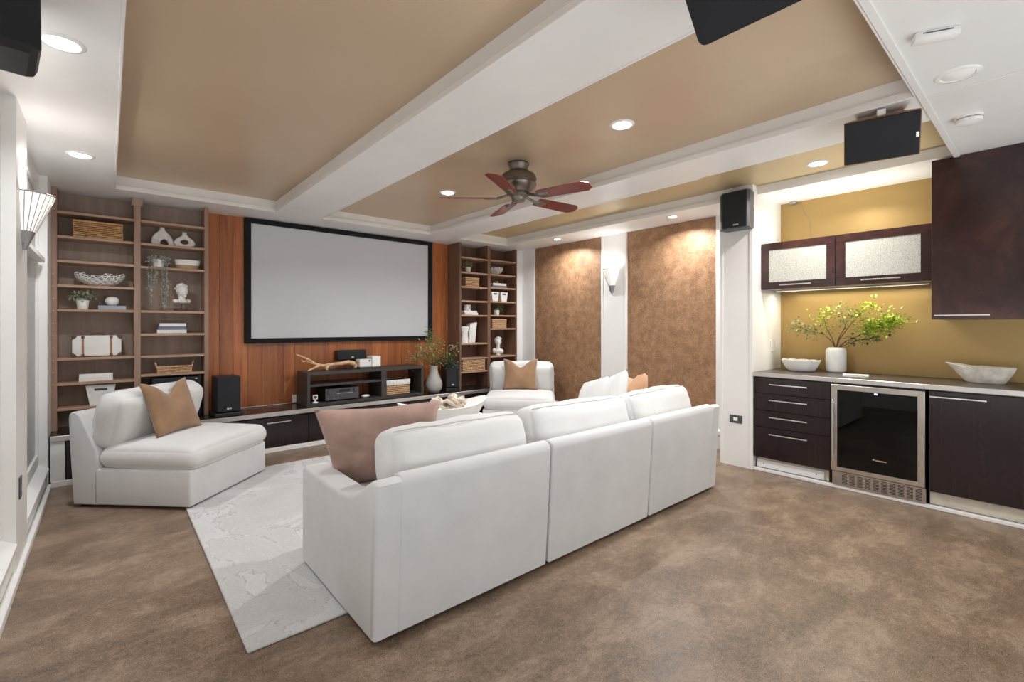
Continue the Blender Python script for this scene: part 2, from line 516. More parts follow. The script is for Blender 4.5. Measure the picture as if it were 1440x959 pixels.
# lip mouldings round the trays: upper fascia and small lower bead
tn = 0
def lip(x0, x1, y0, y1, near=True):
    global tn
    m = MB()
    for (a, b_, cc, d) in ((x0, x1, y1-0.012, y1), *(((x0, x1, y0, y0+0.012),) if near else ()), (x0, x0+0.012, y0+0.012, y1-0.012), (x1-0.012, x1, y0+0.012, y1-0.012)):
        m.box(a, b_, cc, d, ZS-0.006, ZS+0.032, 0.003)
        k = 0.006
        m.box(a if x1-x0 == b_-a else a, b_, cc, d, ZS+0.032, ZS+0.038)
    tn += 1
    S('trim_%d' % tn, m, 'white_trim')
lip(0.04, 1.36, YN, 5.44); lip(1.83, 3.25, YN, 5.44); lip(3.70, 4.58, 1.92, 5.44, False)
# trims on the flat ceiling near the bar
S('trim_4', MB().box(-0.37, 4.6, 0.452, 0.485, ZS-0.012, ZS, 0.003), 'white_trim')
S('trim_5', MB().box(3.295, 3.315, -1.3, 0.452, ZS-0.006, ZS, 0.002), 'white_trim')
# veneered wall behind the screen
wb = S('wall_back', MB().box(-0.9, 5.6, YW+0.015, 6.3, 0, 2.57), 'laminate_back', 'cherry veneered wall behind the projection screen')
bx_ = [0.79, 0.92, 1.05, 1.19, 1.34, 1.57, 1.69, 2.09, 2.36, 2.53, 2.67, 2.89, 3.09, 3.34, 3.59, 3.85]
for a, b_ in zip(bx_, bx_[1:]):
    MB().box(a+0.001, b_-0.001, YW, YW+0.015, 0.43, 2.57, 0.001).build('veneer_panel', 'veneer', wb)
# left wall: column, recessed panels, sills
S('wall_left', MB().box(-0.9, -0.45, -1.5, 6.3, 0, 2.57).box(-0.45, XL, 3.61, 4.05, 0, ZS)
  .box(-0.45, XL-0.005, 5.37, 5.71, 0.0, ZS).box(-0.45, XL, 2.2, 2.45, 0, ZS), 'white', 'white left wall with columns and recessed panels')
for i, (y0, y1) in enumerate(((2.45, 3.61), (4.05, 5.37))):
    MB_ = MB().box(-0.45, -0.440, y0+0.05, y1-0.05, 0.32, 2.42)
    p = struct(MB_.build('wall_left_panel', 'grey_panel' if i else 'white'))
    fr = MB()
    for (a, b_, z0, z1) in ((y0, y0+0.06, 0.24, ZS), (y1-0.06, y1, 0.24, ZS), (y0+0.06, y1-0.06, 2.44, ZS), (y0+0.06, y1-0.06, 0.24, 0.32)):
        fr.box(-0.45, -0.425, a, b_, z0, z1, 0.003)
    if i: fr.box(-0.45, -0.385, y0+0.06, y1-0.06, 1.86, 1.90, 0.004)
    tn = 6 + i
    S('trim_%d' % tn, fr, 'white_trim')
    S('trim_%d' % (8+i), MB().prism([(-0.45, 0.0), (-0.385, 0.0), (-0.385, 0.16), (-0.365, 0.165), (-0.365, 0.19), (-0.45, 0.24)], 'Y', y0, y1), 'white_trim')
S('baseboard_left', MB().box(-0.385, -0.352, 2.2, 5.44, 0, 0.045, 0.004), 'white_trim')
# right wall: columns and copper panels
wr_ = S('wall_right', MB().box(5.12, 5.6, 1.9, 6.3, 0, 2.57).box(XR, 5.12, 3.636, 4.055, 0, ZS).box(XR, 5.12, 5.37, 5.66, 0, ZS)
  .box(XR, 5.12, 2.18, 2.46, 0, ZS), 'white', 'white right wall with columns between copper panels')
for (y0, y1) in ((2.46, 3.636), (4.055, 5.37)):
    MB().box(5.105, 5.12, y0, y1, 0.235, ZS-0.003).build('wallcovering_panel', 'cork', wr_)
for i, (y0, y1) in enumerate(((2.18, 3.636), (4.055, 5.44))):
    S('trim_%d' % (10+i), MB().prism([(5.12, 0.0), (5.10, 0.0), (5.10, 0.16), (5.06, 0.165), (5.06, 0.20), (5.12, 0.235)], 'Y', y0, y1), 'white_trim')
S('trim_12', MB().box(XR-0.006, XR, 3.645, 3.675, 0, ZS, .002).box(XR-0.006, XR, 4.016, 4.046, 0, ZS, .002), 'white_trim')
S('trim_14', MB().box(4.963, 5.09, 5.66, 5.9, 0.431, ZS-0.001), 'white')
# pillar beside the bar
S('wall_pillar', MB().box(4.60, 5.12, 1.868, 2.18, 0, ZT).box(5.12, 5.6, 1.868, 1.9, 0, ZT).box(4.594, 4.60, 1.868, 1.9, 0, ZT, 0.002).box(4.594, 4.60, 2.148, 2.18, 0, ZT, 0.002), 'white', 'white pillar at the end of the bar')
# bar back wall, valance, front wall
S('wall_bar', MB().box(XB, 5.6, -1.5, 1.868, 0, 2.607), 'gold', 'gold painted wall behind the bar')
S('trim_13', MB().box(4.70, 5.6, 0.485, 1.868, 2.607, ZT), 'white', 'white valance above the bar')
S('wall_front', MB().box(-0.9, 5.6, -1.5, -1.3, 0, 2.57), 'white')
# made-up window frames out of view, added to go with the fill lamps
wf = MB().box(0.25, 4.95, -1.299, -1.26, 0.14, 0.2).box(0.25, 4.95, -1.299, -1.26, 2.3, 2.36)
for x in (0.25, 1.8, 3.36, 4.89): wf.box(x, x+0.06, -1.299, -1.26, 0.2, 2.3)
S('added_window_1', wf, 'white_trim')
wf = MB().box(-0.449, -0.41, -0.8, 1.5, 0.16, 0.22).box(-0.449, -0.41, -0.8, 1.5, 2.28, 2.34)
for y in (-0.8, 0.32, 1.44): wf.box(-0.449, -0.41, y, y+0.06, 0.22, 2.28)
S('added_window_2', wf, 'white_trim')
# quarter strip along the floor of the bar
S('baseboard_bar', MB().box(4.605, 4.64, -1.3, 1.868, 0, 0.028, 0.004), 'white_trim')

# ================================================================== MEDIA CONSOLE
ct = thing('media_console', 'long low dark media console with pale edged top under the screen', 'console', (0, 0, 0))
MB().box(-0.365, 5.085, 5.47, YW, 0.415, 0.43, 0.002).build('console_top', 'console_top', ct)
MB().box(-0.365, 5.085, 5.45, 5.47, 0.385, 0.43, 0.003).build('edge_strip', 'alu', ct)
MB().box(-0.36, 5.08, 5.49, YW-0.01, 0.05, 0.415).build('carcass', 'black', ct)
MB().box(-0.36, 5.08, 5.462, YW-0.05, 0.0, 0.05, 0.003).build('plinth', 'white_trim', ct)
MB().box(-0.365, -0.275, 5.465, 5.489, 0.05, 0.384, 0.002).build('filler_panel', 'white_trim', ct)
MB().box(3.66, 3.82, 5.465, 5.489, 0.05, 0.384, 0.002).build('filler_panel', 'white_trim', ct)
dxs = [-0.272, 0.46, 1.08, 1.703, 2.32, 2.94, 3.657]
for a, b_ in list(zip(dxs, dxs[1:])) + [(3.823, 4.44), (4.44, 5.075)]:
    d = MB().box(a+0.002, b_-0.002, 5.468, 5.489, 0.055, 0.372, 0.002).build('drawer', 'espresso', ct)
    xm = (a+b_)/2
    MB().box(xm-0.12, xm+0.12, 5.44, 5.448, 0.315, 0.327, 0.002).box(xm-0.11, xm-0.10, 5.448, 5.469, 0.316, 0.326).box(xm+0.10, xm+0.11, 5.448, 5.469, 0.316, 0.326).build('handle', 'chrome', d)

# ================================================================== PROJECTION SCREEN
sc = thing('projection_screen', 'wide wall mounted projection screen with black velvet frame', 'screen', (0, 0, 1.16))
MB().box(1.215, 3.495, 5.915, 5.93, 1.21, 2.51).build('screen_fabric', 'screen', sc, loc=(0, 0, -1.16))
fr = MB()
fr.box(1.155, 3.56, 5.895, YW, 1.155, 1.212, 0.004).box(1.155, 3.56, 5.895, YW, 2.508, 2.562, 0.004)
fr.box(1.155, 1.217, 5.895, YW, 1.212, 2.508, 0.004).box(3.493, 3.56, 5.895, YW, 1.212, 2.508, 0.004)
fr.build('frame', 'black_felt', sc, loc=(0, 0, -1.16))

# ================================================================== BOOKCASES
ST = 0.012
def bookcase(label, y0, posts, bays, ztop, m_post, m_shelf, m_back, studs=None, cap=None):
    t = thing('bookcase', label, 'bookcase', ((posts[0][0]+posts[-1][1])/2, y0, 0.43))
    ox, oy, oz = t.location
    L = (-ox, -oy, -oz)
    for a, b_ in posts:
        p = MB().box(a, b_, y0, YW-0.002, 0.431, ztop, 0.0015).build('upright', m_post, t, loc=L)
        if studs and (a, b_) == posts[0]:
            for z in studs:
                MB().lathe([(0, -0.002), (0.006, -0.002), (0.005, 0.003), (0, 0.004)], n=8, mat=T((a+b_)/2-0.006, y0-0.001, z) @ RX(90)).build('stud', 'brass', p)
    for (a, b_), zs in bays:
        MB().box(a, b_, YW-0.012, YW-0.002, 0.431, ztop).build('back_panel', m_back, t, loc=L)
        for z in zs:
            MB().box(a, b_, y0+0.004, YW-0.012, z-0.012, z+0.011, 0.0015).build('shelf', m_shelf, t, loc=L)
    if cap:
        MB().box(cap[0], cap[1], y0-0.012, y0+0.06, ztop-0.075, ztop, 0.002).build('top_bracket', m_back, t, loc=L)
    return t
ZL1 = [2.357, 2.141, 1.925, 1.707, 1.491, 1.058, 0.836, 0.614]
ZL2 = [2.357, 2.141, 1.917, 1.491, 1.269, 1.055, 0.876]
bookcase('tall brown bookcase by the left white wall, two bays wide', 5.71, [(-0.375, -0.339), (0.186, 0.236), (0.75, 0.786)],
         [((-0.339, 0.186), ZL1), ((0.236, 0.75), ZL2)], ZS-0.001, 'laminate', 'laminate_shelf', 'laminate_back',
         studs=[0.62+0.108*i for i in range(12)], cap=(0.168, 0.252))
ZR1 = [2.354, 2.137, 1.925, 1.719, 1.507, 1.089, 0.872, 0.675]
ZR2 = [2.360, 2.143, 1.940, 1.726, 1.512, 1.308, 0.882, 0.66]
bookcase('tall dark brown bookcase next to the copper panelled wall', 5.64, [(3.855, 3.885), (4.368, 4.425), (4.93, 4.96)],
         [((3.885, 4.368), ZR1), ((4.425, 4.93), ZR2)], ZS-0.001, 'laminate_r', 'laminate_shelf', 'laminate_r_back')

# ================================================================== CEILING FIXTURES
def downlight(x, y, z, power, label, group='lit recessed ceiling lights', r=0.075, spread=150, color=(0.94, 0.97, 1.0)):
    t = thing('recessed_light', label, 'ceiling light', (x, y, z), 0, group)
    MB().lathe([(r*0.78, -0.001), (r*0.82, -0.008), (r*1.0, -0.007), (r*1.08, -0.001), (r*1.08, 0.0)], n=28).build('trim_ring', 'white_gloss', t, smooth=50)
    MB().lathe([(0, -0.004), (r*0.8, -0.004), (r*0.8, -0.001)], n=28).build('lens', 'lamp', t)
    l = area('recessed_lamp', (x, y, z-0.012), (0, 0, 0), r*1.5, r*1.5, power, color, 'DISK', spread)
    return t
PW = 24
downlight(-0.15, 2.79, ZS, 9, 'lit round recessed light in the left soffit beside the hanging speaker')
downlight(-0.15, 4.54, ZS, 10, 'lit round recessed light in the left soffit in front of the brown bookcase')
downlight(2.58, 1.88, ZT, PW, 'lit round recessed light in the bronze ceiling tray over the sofa')
downlight(2.57, 3.97, ZT, PW, 'lit round recessed light in the bronze ceiling tray past the fan')
downlight(4.76, 4.56, ZS, 17, 'lit small recessed light above the copper panel beside the bookcase', r=0.055)
downlight(4.76, 2.79, ZS, 17, 'lit small recessed light above the copper panel beside the pillar', r=0.055)
downlight(4.40, 1.28, ZT, 16, 'lit round recessed light in the gold ceiling above the bar', color=(1, 0.97, 0.9))

# fan
fan = thing('ceiling_fan', 'pewter ceiling fan with five cherry red blades', 'ceiling fan', (2.55, 2.88, ZT))
MB().lathe([(0, 0), (0.085, 0), (0.09, -0.012), (0.078, -0.03), (0.072, -0.062), (0.06, -0.068), (0, -0.068)], n=32).build('canopy', 'pewter', fan, smooth=45)
MB().lathe([(0.06, -0.066), (0.10, -0.075), (0.135, -0.098), (0.148, -0.13), (0.15, -0.15), (0.142, -0.156), (0.142, -0.168), (0.148, -0.174), (0.14, -0.20), (0.11, -0.232), (0.10, -0.245), (0, -0.245)], n=40).build('motor_housing', 'pewter', fan, smooth=40)
MB().lathe([(0, -0.24), (0.085, -0.24), (0.088, -0.262), (0.06, -0.275), (0.056, -0.30), (0.045, -0.315), (0, -0.318)], n=28).build('hub', 'pewter', fan, smooth=40)
zb = -0.287
bm1 = MB().prism([(0.19, -0.055), (0.23, -0.062), (0.60, -0.072), (0.645, -0.035), (0.645, 0.035), (0.60, 0.072), (0.23, 0.062), (0.19, 0.055)], 'Z', -0.003, 0.003)
bl = bm1.build('blade', 'cherry_blade', fan)
ir = MB().tube([(0.06, 0, 0.028), (0.12, 0, 0.012), (0.18, 0, -0.004)], 0.011, 8).lathe([(0, -0.012), (0.04, -0.010), (0.048, -0.004), (0, -0.0035)], (0.225, 0, 0), 20, sx=1.4, sy=0.8).build('blade_iron', 'pewter', bl, smooth=50)
for i, a in enumerate((-76, -4, 68, 140, 212)):
    if i: 
        b2 = bl.copy(); COL.objects.link(b2); i2 = ir.copy(); COL.objects.link(i2); i2.parent = b2
    else: b2 = bl
    b2.location = (0, 0, zb); b2.rotation_euler = (R(-13), 0, R(a))

# smoke detector, sensor box, eyeball light
sd = thing('smoke_detector', 'round white smoke detector on the ceiling by the dark tall cabinet', 'smoke detector', (3.80, 0.335, ZS))
MB().lathe([(0, 0), (0.062, 0), (0.062, -0.012), (0.056, -0.014)], n=32).build('mount_plate', 'white_gloss', sd, smooth=40)
MB().lathe([(0.050, -0.014), (0.060, -0.018), (0.058, -0.036), (0.03, -0.044), (0, -0.045)], n=32).build('body', 'white_gloss', sd, smooth=40)
g = MB()
for k in range(8):
    g.box(0.050, 0.0585, -0.012, 0.012, -0.0175, -0.0145, mat=RZ(k*45))
g.build('vent', 'charcoal', sd)
sb = thing('sensor_box', 'small white wall box fixed to the flat white ceiling', 'sensor', (2.60, 0.33, ZS), 28)
MB().box(-0.026, 0.026, -0.075, 0.075, -0.034, 0, 0.005, 2).build('body', 'white_gloss', sb, smooth=40)
MB().box(-0.0275, -0.026, -0.05, 0.05, -0.012, -0.008).box(-0.004, 0.004, -0.076, -0.0745, -0.03, -0.01).build('slot', 'charcoal', sb)
eb = thing('eyeball_light', 'round white eyeball light recessed in the flat ceiling, switched off', 'ceiling light', (3.12, 0.315, ZS))
MB().lathe([(0.062, 0), (0.066, -0.007), (0.082, -0.006), (0.088, 0)], n=32).build('trim_ring', 'white_gloss', eb, smooth=50)
MB().lathe([(0, -0.014), (0.03, -0.013), (0.055, -0.006), (0.063, -0.001)], n=28).build('eyeball', 'white_matte', eb, smooth=60)

# ================================================================== SPEAKERS
def speaker_box(name, label, loc, rot, w, d, h, bev=0.01, mat_body='black', badge=None, back_taper=0.0, cat='speaker', group=None, roundf=0.0):
    """front faces local -Y"""
    t = thing(name, label, cat, loc, 0, group); t.rotation_euler = [R(a) for a in rot]
    if back_taper:
        k = w/2 - back_taper
        pts = [(-w/2, -d/2), (w/2, -d/2), (k, d/2), (-k, d/2)]
        MB().prism(pts, 'Z', -h/2, h/2, 0.004).build('cabinet', mat_body, t)
    else:
        MB().box(-w/2, w/2, -d/2, d/2, -h/2, h/2, bev, 2).build('cabinet', mat_body, t)
    if roundf:
        pts = []
        for (cx, cz, a0) in ((w/2-roundf, h/2-roundf, 0), (-w/2+roundf, h/2-roundf, 90), (-w/2+roundf, -h/2+roundf, 180), (w/2-roundf, -h/2+roundf, 270)):
            pts += [(cx+roundf*math.cos(R(a0+q)), cz+roundf*math.sin(R(a0+q))) for q in (0, 22, 45, 68, 90)]
        g = MB().prism(pts, 'Y', -d/2-0.014, -d/2+0.001, 0.004).build('grille', 'grille', t)
    else:
        g = MB().box(-w/2+0.004, w/2-0.004, -d/2-0.014, -d/2+0.001, -h/2+0.004, h/2-0.004, 0.006, 2).build('grille', 'grille', t)
    if badge:
        bw, bh, bx, bz = badge
        MB().box(bx-bw/2, bx+bw/2, -d/2-0.0165, -d/2-0.0135, bz-bh/2, bz+bh/2, 0.001).build('badge', 'chrome', g)
    return t
# bookshelf speaker left of the screen and its stand pad
sl = speaker_box('bookshelf_speaker', 'black bookshelf speaker on a low pad beside the brown left bookcase', (0.93, 5.64, 0.655), (0, 0, 3), 0.215, 0.24, 0.36, badge=(0.045, 0.014, 0.0, -0.145))
MB().box(-0.13, 0.13, -0.15, 0.13, -0.224, -0.185, 0.006, 2).build('base_pad', 'black', sl)
sr = speaker_box('bookshelf_speaker', 'black bookshelf speaker on a low pad beside the grey bulb vase', (3.70, 5.66, 0.665), (0, 0, -14), 0.19, 0.24, 0.345, badge=(0.04, 0.014, 0.0, -0.135))
MB().box(-0.10, 0.10, -0.13, 0.125, -0.234, -0.180, 0.006, 2).build('base_pad', 'black', sr)
sw = speaker_box('subwoofer', 'large dark grey subwoofer standing in the bottom of the left bookcase', (0.52, 5.82, 0.6365), (0, 0, 0), 0.40, 0.20, 0.41, mat_body='black', badge=(0.02, 0.012, 0.16, 0.185))
cs = speaker_box('centre_speaker', 'slim black centre speaker mounted on the veneer under the screen', (2.345, 5.885, 0.985), (-4, 0, 0), 0.375, 0.10, 0.125, badge=(0.03, 0.015, 0.0, -0.03))
MB().box(-0.06, 0.06, 0.04, 0.068, -0.03, 0.03, 0.004).build('wall_bracket', 'black', cs)
# pillar speaker (faceted black)
ps = thing('wall_speaker', 'black faceted speaker mounted high on the white pillar', 'speaker', (4.6, 1.98, 2.44))
MB().prism([(0.0, 0.13), (-0.10, 0.155), (-0.16, 0.10), (-0.16, -0.12), (-0.13, -0.14), (0, -0.12)], 'Z', -0.175, 0.175, 0.008).build('cabinet', 'charcoal', ps)
MB().prism([(-0.102, 0.150), (-0.168, 0.098), (-0.168, -0.118), (-0.16, -0.125), (-0.158, 0.09), (-0.10, 0.14)], 'Z', -0.165, 0.165, 0.004).build('grille', 'grille', ps)
MB().box(-0.171, -0.167, -0.05, 0.0, -0.150, -0.136, 0.001).build('badge', 'chrome', ps)
MB().box(-0.03, 0.0, -0.02, 0.02, 0.17, 0.20, 0.003).build('bracket', 'grey_metal', ps)
# big speakers on ceiling brackets
hs = speaker_box('ceiling_speaker', 'black wide speaker with tan side hung above the bar', (3.288+0.075*0.90, 0.645+0.075*0.224, 2.403+0.075*0.375), (22, 0, -76), 0.34, 0.15, 0.238, bev=0.004, mat_body='tan_leather', badge=(0.014, 0.028, 0.155, -0.01), back_taper=0.06)
MB().box(-0.02, 0.02, -0.05, -0.01, 0.119, 0.155, 0.004).build('bracket', 'white_gloss', hs)
h2 = speaker_box('ceiling_speaker', 'black rounded speaker tilted down under the white ceiling beam', (1.53-0.64*0.11+0.77*0.065, 0.59, 2.30+0.77*0.11+0.64*0.065), (40, 0, -90), 0.40, 0.13, 0.22, bev=0.025, roundf=0.026)
MB().box(-0.03, 0.03, -0.03, 0.03, 0.10, 0.13, 0.004).build('bracket', 'black', h2)
h3 = speaker_box('ceiling_speaker', 'dark blue grey speaker hung by the white left wall', (-0.29, 2.42, 2.42), (-8, 0, 8), 0.20, 0.22, 0.27, bev=0.03)
MB().box(-0.03, 0.03, -0.03, 0.03, 0.11, 0.17, 0.004).build('bracket', 'black', h3)

# ================================================================== SCONCES
def sconce(label, loc, rz):
    t = thing('wall_sconce', label, 'wall lamp', loc, rz, 'half cone wall lamps')   # wall at local y=0, projects to -Y
    MB().lathe([(0.048, -0.13), (0.062, -0.08), (0.088, -0.01), (0.112, 0.06), (0.118, 0.085), (0.113, 0.085), (0.084, -0.01), (0.045, -0.125)], n=20, a0=180, a1=360, sy=1.15).build('glass_shade', 'sconce_glass', t, smooth=60)
    MB().lathe([(0.0, -0.235), (0.015, -0.235), (0.050, -0.128), (0.0, -0.128)], n=20, a0=180, a1=360, sy=1.1).build('metal_cone', 'grey_metal', t, smooth=50)
    m = MB()
    pts = [(0.119*math.cos(R(a)), 0.119*1.15*math.sin(R(a)), 0.085) for a in range(180, 361, 12)]
    m.tube(pts, 0.004, 6); m.build('rim', 'grey_metal', t)
    for k in range(13):
        a = R(188 + k*164/12)
        p0 = (0.050*math.cos(a), 0.050*1.15*math.sin(a), -0.128); p1 = (0.0895*math.cos(a), 0.0895*1.15*math.sin(a), -0.01); p2 = (0.1195*math.cos(a), 0.1195*1.15*math.sin(a), 0.085)
        MB().tube([p0, p1, p2], 0.0028, 5).build('rib', 'grey_panel', t)
    MB().box(-0.04, 0.04, -0.012, 0, -0.20, 0.03, 0.003).build('back_plate', 'grey_metal', t)
    return t
s1 = sconce('lit half cone wall lamp with fluted glass on the left white column', (XL, 3.85, 2.02), 90)
s2 = sconce('lit half cone wall lamp on the white column between the copper panels', (XR, 3.87, 2.02), -90)
area('sconce_lamp', (XL+0.06, 3.85, 2.06), (R(180), 0, 0), 0.12, 0.06, 1.6, (1, 0.97, 0.93))
area('sconce_lamp', (XR-0.06, 3.87, 2.06), (R(180), 0, 0), 0.06, 0.12, 2.2, (1, 0.97, 0.93))

# ================================================================== BAR
XF = 4.60
bt = thing('bar_counter', 'dark bar worktop with bright aluminium front edge', 'worktop', (4.93, 0.8, 0.883))
MB().box(4.60, XB, -0.9, 1.867, 0.885, 0.92, 0.002).build('top', 'counter', bt, loc=(-4.93, -0.8, -0.883))
MB().box(4.585, 4.60, -0.9, 1.867, 0.883, 0.92, 0.002).build('edge_strip', 'alu', bt, loc=(-4.93, -0.8, -0.883))
def hbar(y0, y1, x, z, parent, vertical=False, loc=None, th=0.006):
    m = MB()
    if vertical:
        m.box(x-0.034, x-0.022, y0-0.006, y0+0.006, z[0], z[1], 0.004, 2)
        for zz in (z[0]+0.03, z[1]-0.03): m.box(x-0.024, x+0.002, y0-0.006, y0+0.006, zz-0.008, zz+0.008, 0.002)
    else:
        m.box(x-0.036, x-0.026, y0, y1, z-th, z+th, 0.003, 2)
        for yy in (y0+0.012, y1-0.012): m.box(x-0.028, x+0.002, yy-0.006, yy+0.006, z-th+0.001, z+th-0.001, 0.002)
    return m.build('handle', 'chrome', parent, loc=loc)
dc = thing('drawer_cabinet', 'dark espresso drawer cabinet with four drawers beside the white pillar', 'cabinet', (4.93, 1.55, 0))
L = (-4.93, -1.55, 0)
MB().box(XF+0.021, XB-0.01, 1.244, 1.862, 0.13, 0.882).build('carcass', 'espresso', dc, loc=L)
MB().box(XF+0.06, XB-0.02, 1.27, 1.84, 0.028, 0.13).build('plinth', 'toe', dc, loc=L)
zd = [0.874, 0.730, 0.573, 0.418, 0.131]
for k in range(4):
    d = MB().box(XF, XF+0.02, 1.244, 1.860, zd[k+1]+0.002, zd[k]-0.002, 0.0015).build('drawer', 'espresso', dc, loc=L)
    hbar(1.408, 1.717, XF, zd[k]-0.056, d)
MB().box(XF+0.045, XF+0.06, 1.30, 1.85, 0.030, 0.105, 0.002).build('toe_board', 'white_trim', dc, loc=L)
sc_ = MB()
for yy in (1.36, 1.79): sc_.lathe([(0, -0.001), (0.005, -0.001), (0.005, 0.001), (0, 0.001)], n=8, mat=T(XF+0.0445, yy, 0.07) @ RY(90))
sc_.build('screws', 'charcoal', dc, loc=L)
cb = thing('base_cabinet', 'dark espresso base cabinet with one wide door beside the wine cooler', 'cabinet', (4.93, 0.2, 0))
L = (-4.93, -0.2, 0)
MB().box(XF+0.021, XB-0.01, -0.25, 0.622, 0.13, 0.882).build('carcass', 'espresso', cb, loc=L)
MB().box(XF+0.05, XB-0.02, -0.25, 0.62, 0.028, 0.13).build('plinth', 'toe', cb, loc=L)
d = MB().box(XF, XF+0.02, -0.248, 0.620, 0.131, 0.872, 0.0015).build('door', 'espresso', cb, loc=L)
hbar(0.316, 0.612, XF, 0.834, d)
# wine cooler
wc = thing('wine_cooler', 'stainless steel framed under counter wine cooler with dark glass door', 'wine cooler', (4.93, 0.935, 0))
L = (-4.93, -0.935, 0)
y0, y1 = 0.640, 1.236
b = MB().box(XF+0.03, XB-0.02, y0, y1, 0.03, 0.05).box(XF+0.03, XB-0.02, y0, y1, 0.855, 0.875).box(XF+0.03, XB-0.02, y0, y0+0.02, 0.05, 0.855).box(XF+0.03, XB-0.02, y1-0.02, y1, 0.05, 0.855).box(XB-0.04, XB-0.02, y0+0.02, y1-0.02, 0.05, 0.855)
b.build('body', 'black', wc, loc=L)
for z in (0.32, 0.46, 0.60, 0.72):
    m = MB()
    for k in range(9): m.box(4.66, 5.2, y0+0.06+k*0.058, y0+0.066+k*0.058, z, z+0.006)
    m.box(4.655, 4.663, y0+0.022, y1-0.022, z-0.008, z+0.014)
    m.build('shelf', 'charcoal', wc, loc=L)
dr = MB()
fw = 0.042
dr.prism([(y0+0.0, 0.150), (y1, 0.150), (y1-fw, 0.150+fw*0.8), (y0+fw, 0.150+fw*0.8)], 'X', XF-0.012, XF+0.028, 0.002)
dr.prism([(y0, 0.865), (y1, 0.865), (y1-fw, 0.865-fw), (y0+fw, 0.865-fw)], 'X', XF-0.012, XF+0.028, 0.002)
dr.prism([(y0, 0.150), (y0, 0.865), (y0+fw, 0.865-fw), (y0+fw, 0.150+fw*0.8)], 'X', XF-0.012, XF+0.028, 0.002)
dr.prism([(y1, 0.150), (y1, 0.865), (y1-fw, 0.865-fw), (y1-fw, 0.150+fw*0.8)], 'X', XF-0.012, XF+0.028, 0.002)
do = dr.build('door', 'steel', wc, loc=L)
MB().box(XF-0.002, XF+0.006, y0+fw-0.004, y1-fw+0.004, 0.150+fw*0.8-0.004, 0.865-fw+0.004).build('glass', 'tinted_glass', do)
hbar(y1-0.02, 0, XF-0.012, (0.24, 0.745), do, vertical=True)
MB().box(XF-0.0035, XF-0.002, 0.925, 0.945, 0.806, 0.816).build('display', 'led', do)
MB().prism([(0.960, 0.286), (0.940, 0.286), (0.948, 0.302)], 'X', XF-0.004, XF-0.002).box(XF-0.004, XF-0.002, 0.868, 0.938, 0.283, 0.292).build('badge', 'chrome', do)
gp = MB().box(XF-0.004, XF+0.03, y0-0.004, y1-0.006, 0.03, 0.146, 0.003).build('grille', 'steel', wc, loc=L)
for k in range(10):
    ya = y1-0.075-k*0.052
    m = MB()
    for q in range(8): m.box(XF-0.0055, XF-0.0035, ya-0.036, ya, 0.048+q*0.0112, 0.0535+q*0.0112)
    m.build('vent_slots', 'black', gp)
# upper cabinets
XU = 4.78
for k, (a, b_, lab) in enumerate(((1.256, 1.866, 'dark wall cabinet with textured glass flap door next to the white pillar'), (0.624, 1.252, 'dark wall cabinet with textured glass flap door next to the tall dark cabinet'))):
    u = thing('wall_cabinet', lab, 'cabinet', (5.03, (a+b_)/2, 1.70), 0, 'glass fronted wall cabinets over the bar')
    L = (-5.03, -(a+b_)/2, -1.70)
    MB().box(XU+0.021, XB-0.002, a, b_, 1.702, 1.722).box(XU+0.021, XB-0.002, a, b_, 2.118, 2.138).box(XU+0.021, XB-0.002, a, a+0.018, 1.722, 2.118).box(XU+0.021, XB-0.002, b_-0.018, b_, 1.722, 2.118).box(XB-0.012, XB-0.002, a+0.018, b_-0.018, 1.722, 2.118).build('carcass', 'espresso', u, loc=L)
    f = 0.068
    m = MB().box(XU, XU+0.02, a+.001, b_-.001, 1.700, 1.700+f, .0015).box(XU, XU+0.02, a+.001, b_-.001, 2.14-f, 2.14, .0015).box(XU, XU+0.02, a+.001, a+f, 1.70+f, 2.14-f, .0015).box(XU, XU+0.02, b_-f, b_-.001, 1.70+f, 2.14-f, .0015)
    d = m.build('door', 'espresso_red', u, loc=L)
    MB().box(XU+0.006, XU+0.012, a+f-0.006, b_-f+0.006, 1.70+f-0.006, 2.14-f+0.006).build('glass_panel', 'rice', d)
    hbar((a+b_)/2-0.13, (a+b_)/2+0.13, XU, 1.735, d)
tc = thing('tall_wall_cabinet', 'tall reddish espresso wall cabinet reaching the ceiling', 'cabinet', (4.93, 0.17, 1.40))
L = (-4.93, -0.17, -1.40)
MB().box(XF+0.021, XB-0.002, -0.25, 0.604, 1.402, 2.568).build('carcass', 'espresso', tc, loc=L)
d = MB().box(XF, XF+0.02, -0.25, 0.604, 1.400, 2.566, 0.0015).build('door', 'espresso_red', tc, loc=L)
hbar(0.300, 0.588, XF, 1.428, d)
# lights of the bar
us = thing('under_cabinet_light', 'slim lit strip under the glass fronted wall cabinets', 'light strip', (5.05, 1.25, 1.70))
MB().box(-0.012, 0.012, -0.58, 0.58, -0.008, 0.0, 0.001).build('housing', 'white_gloss', us)
MB().box(-0.007, 0.007, -0.57, 0.57, -0.0095, -0.0078).build('diffuser', 'strip', us)
area('under_cabinet_lamp', (5.05, 1.25, 1.68), (0, 0, 0), 0.04, 1.05, 6, (1, 0.93, 0.74))
ts = thing('cabinet_top_light', 'slim lit strip lying on top of the glass fronted wall cabinets', 'light strip', (4.98, 1.25, 2.1385))
MB().box(-0.012, 0.012, -0.55, 0.55, 0.0, 0.010, 0.001).build('housing', 'white_gloss', ts)
MB().box(-0.007, 0.007, -0.54, 0.54, 0.0098, 0.0115).build('diffuser', 'strip', ts)
area('cabinet_top_lamp', (4.98, 1.25, 2.155), (R(180), 0, 0), 0.03, 1.05, 5, (1, 0.97, 0.88))
pk = thing('puck_light', 'grey puck light with a thin wire on the gold wall', 'light', (5.245, 1.74, 2.605))
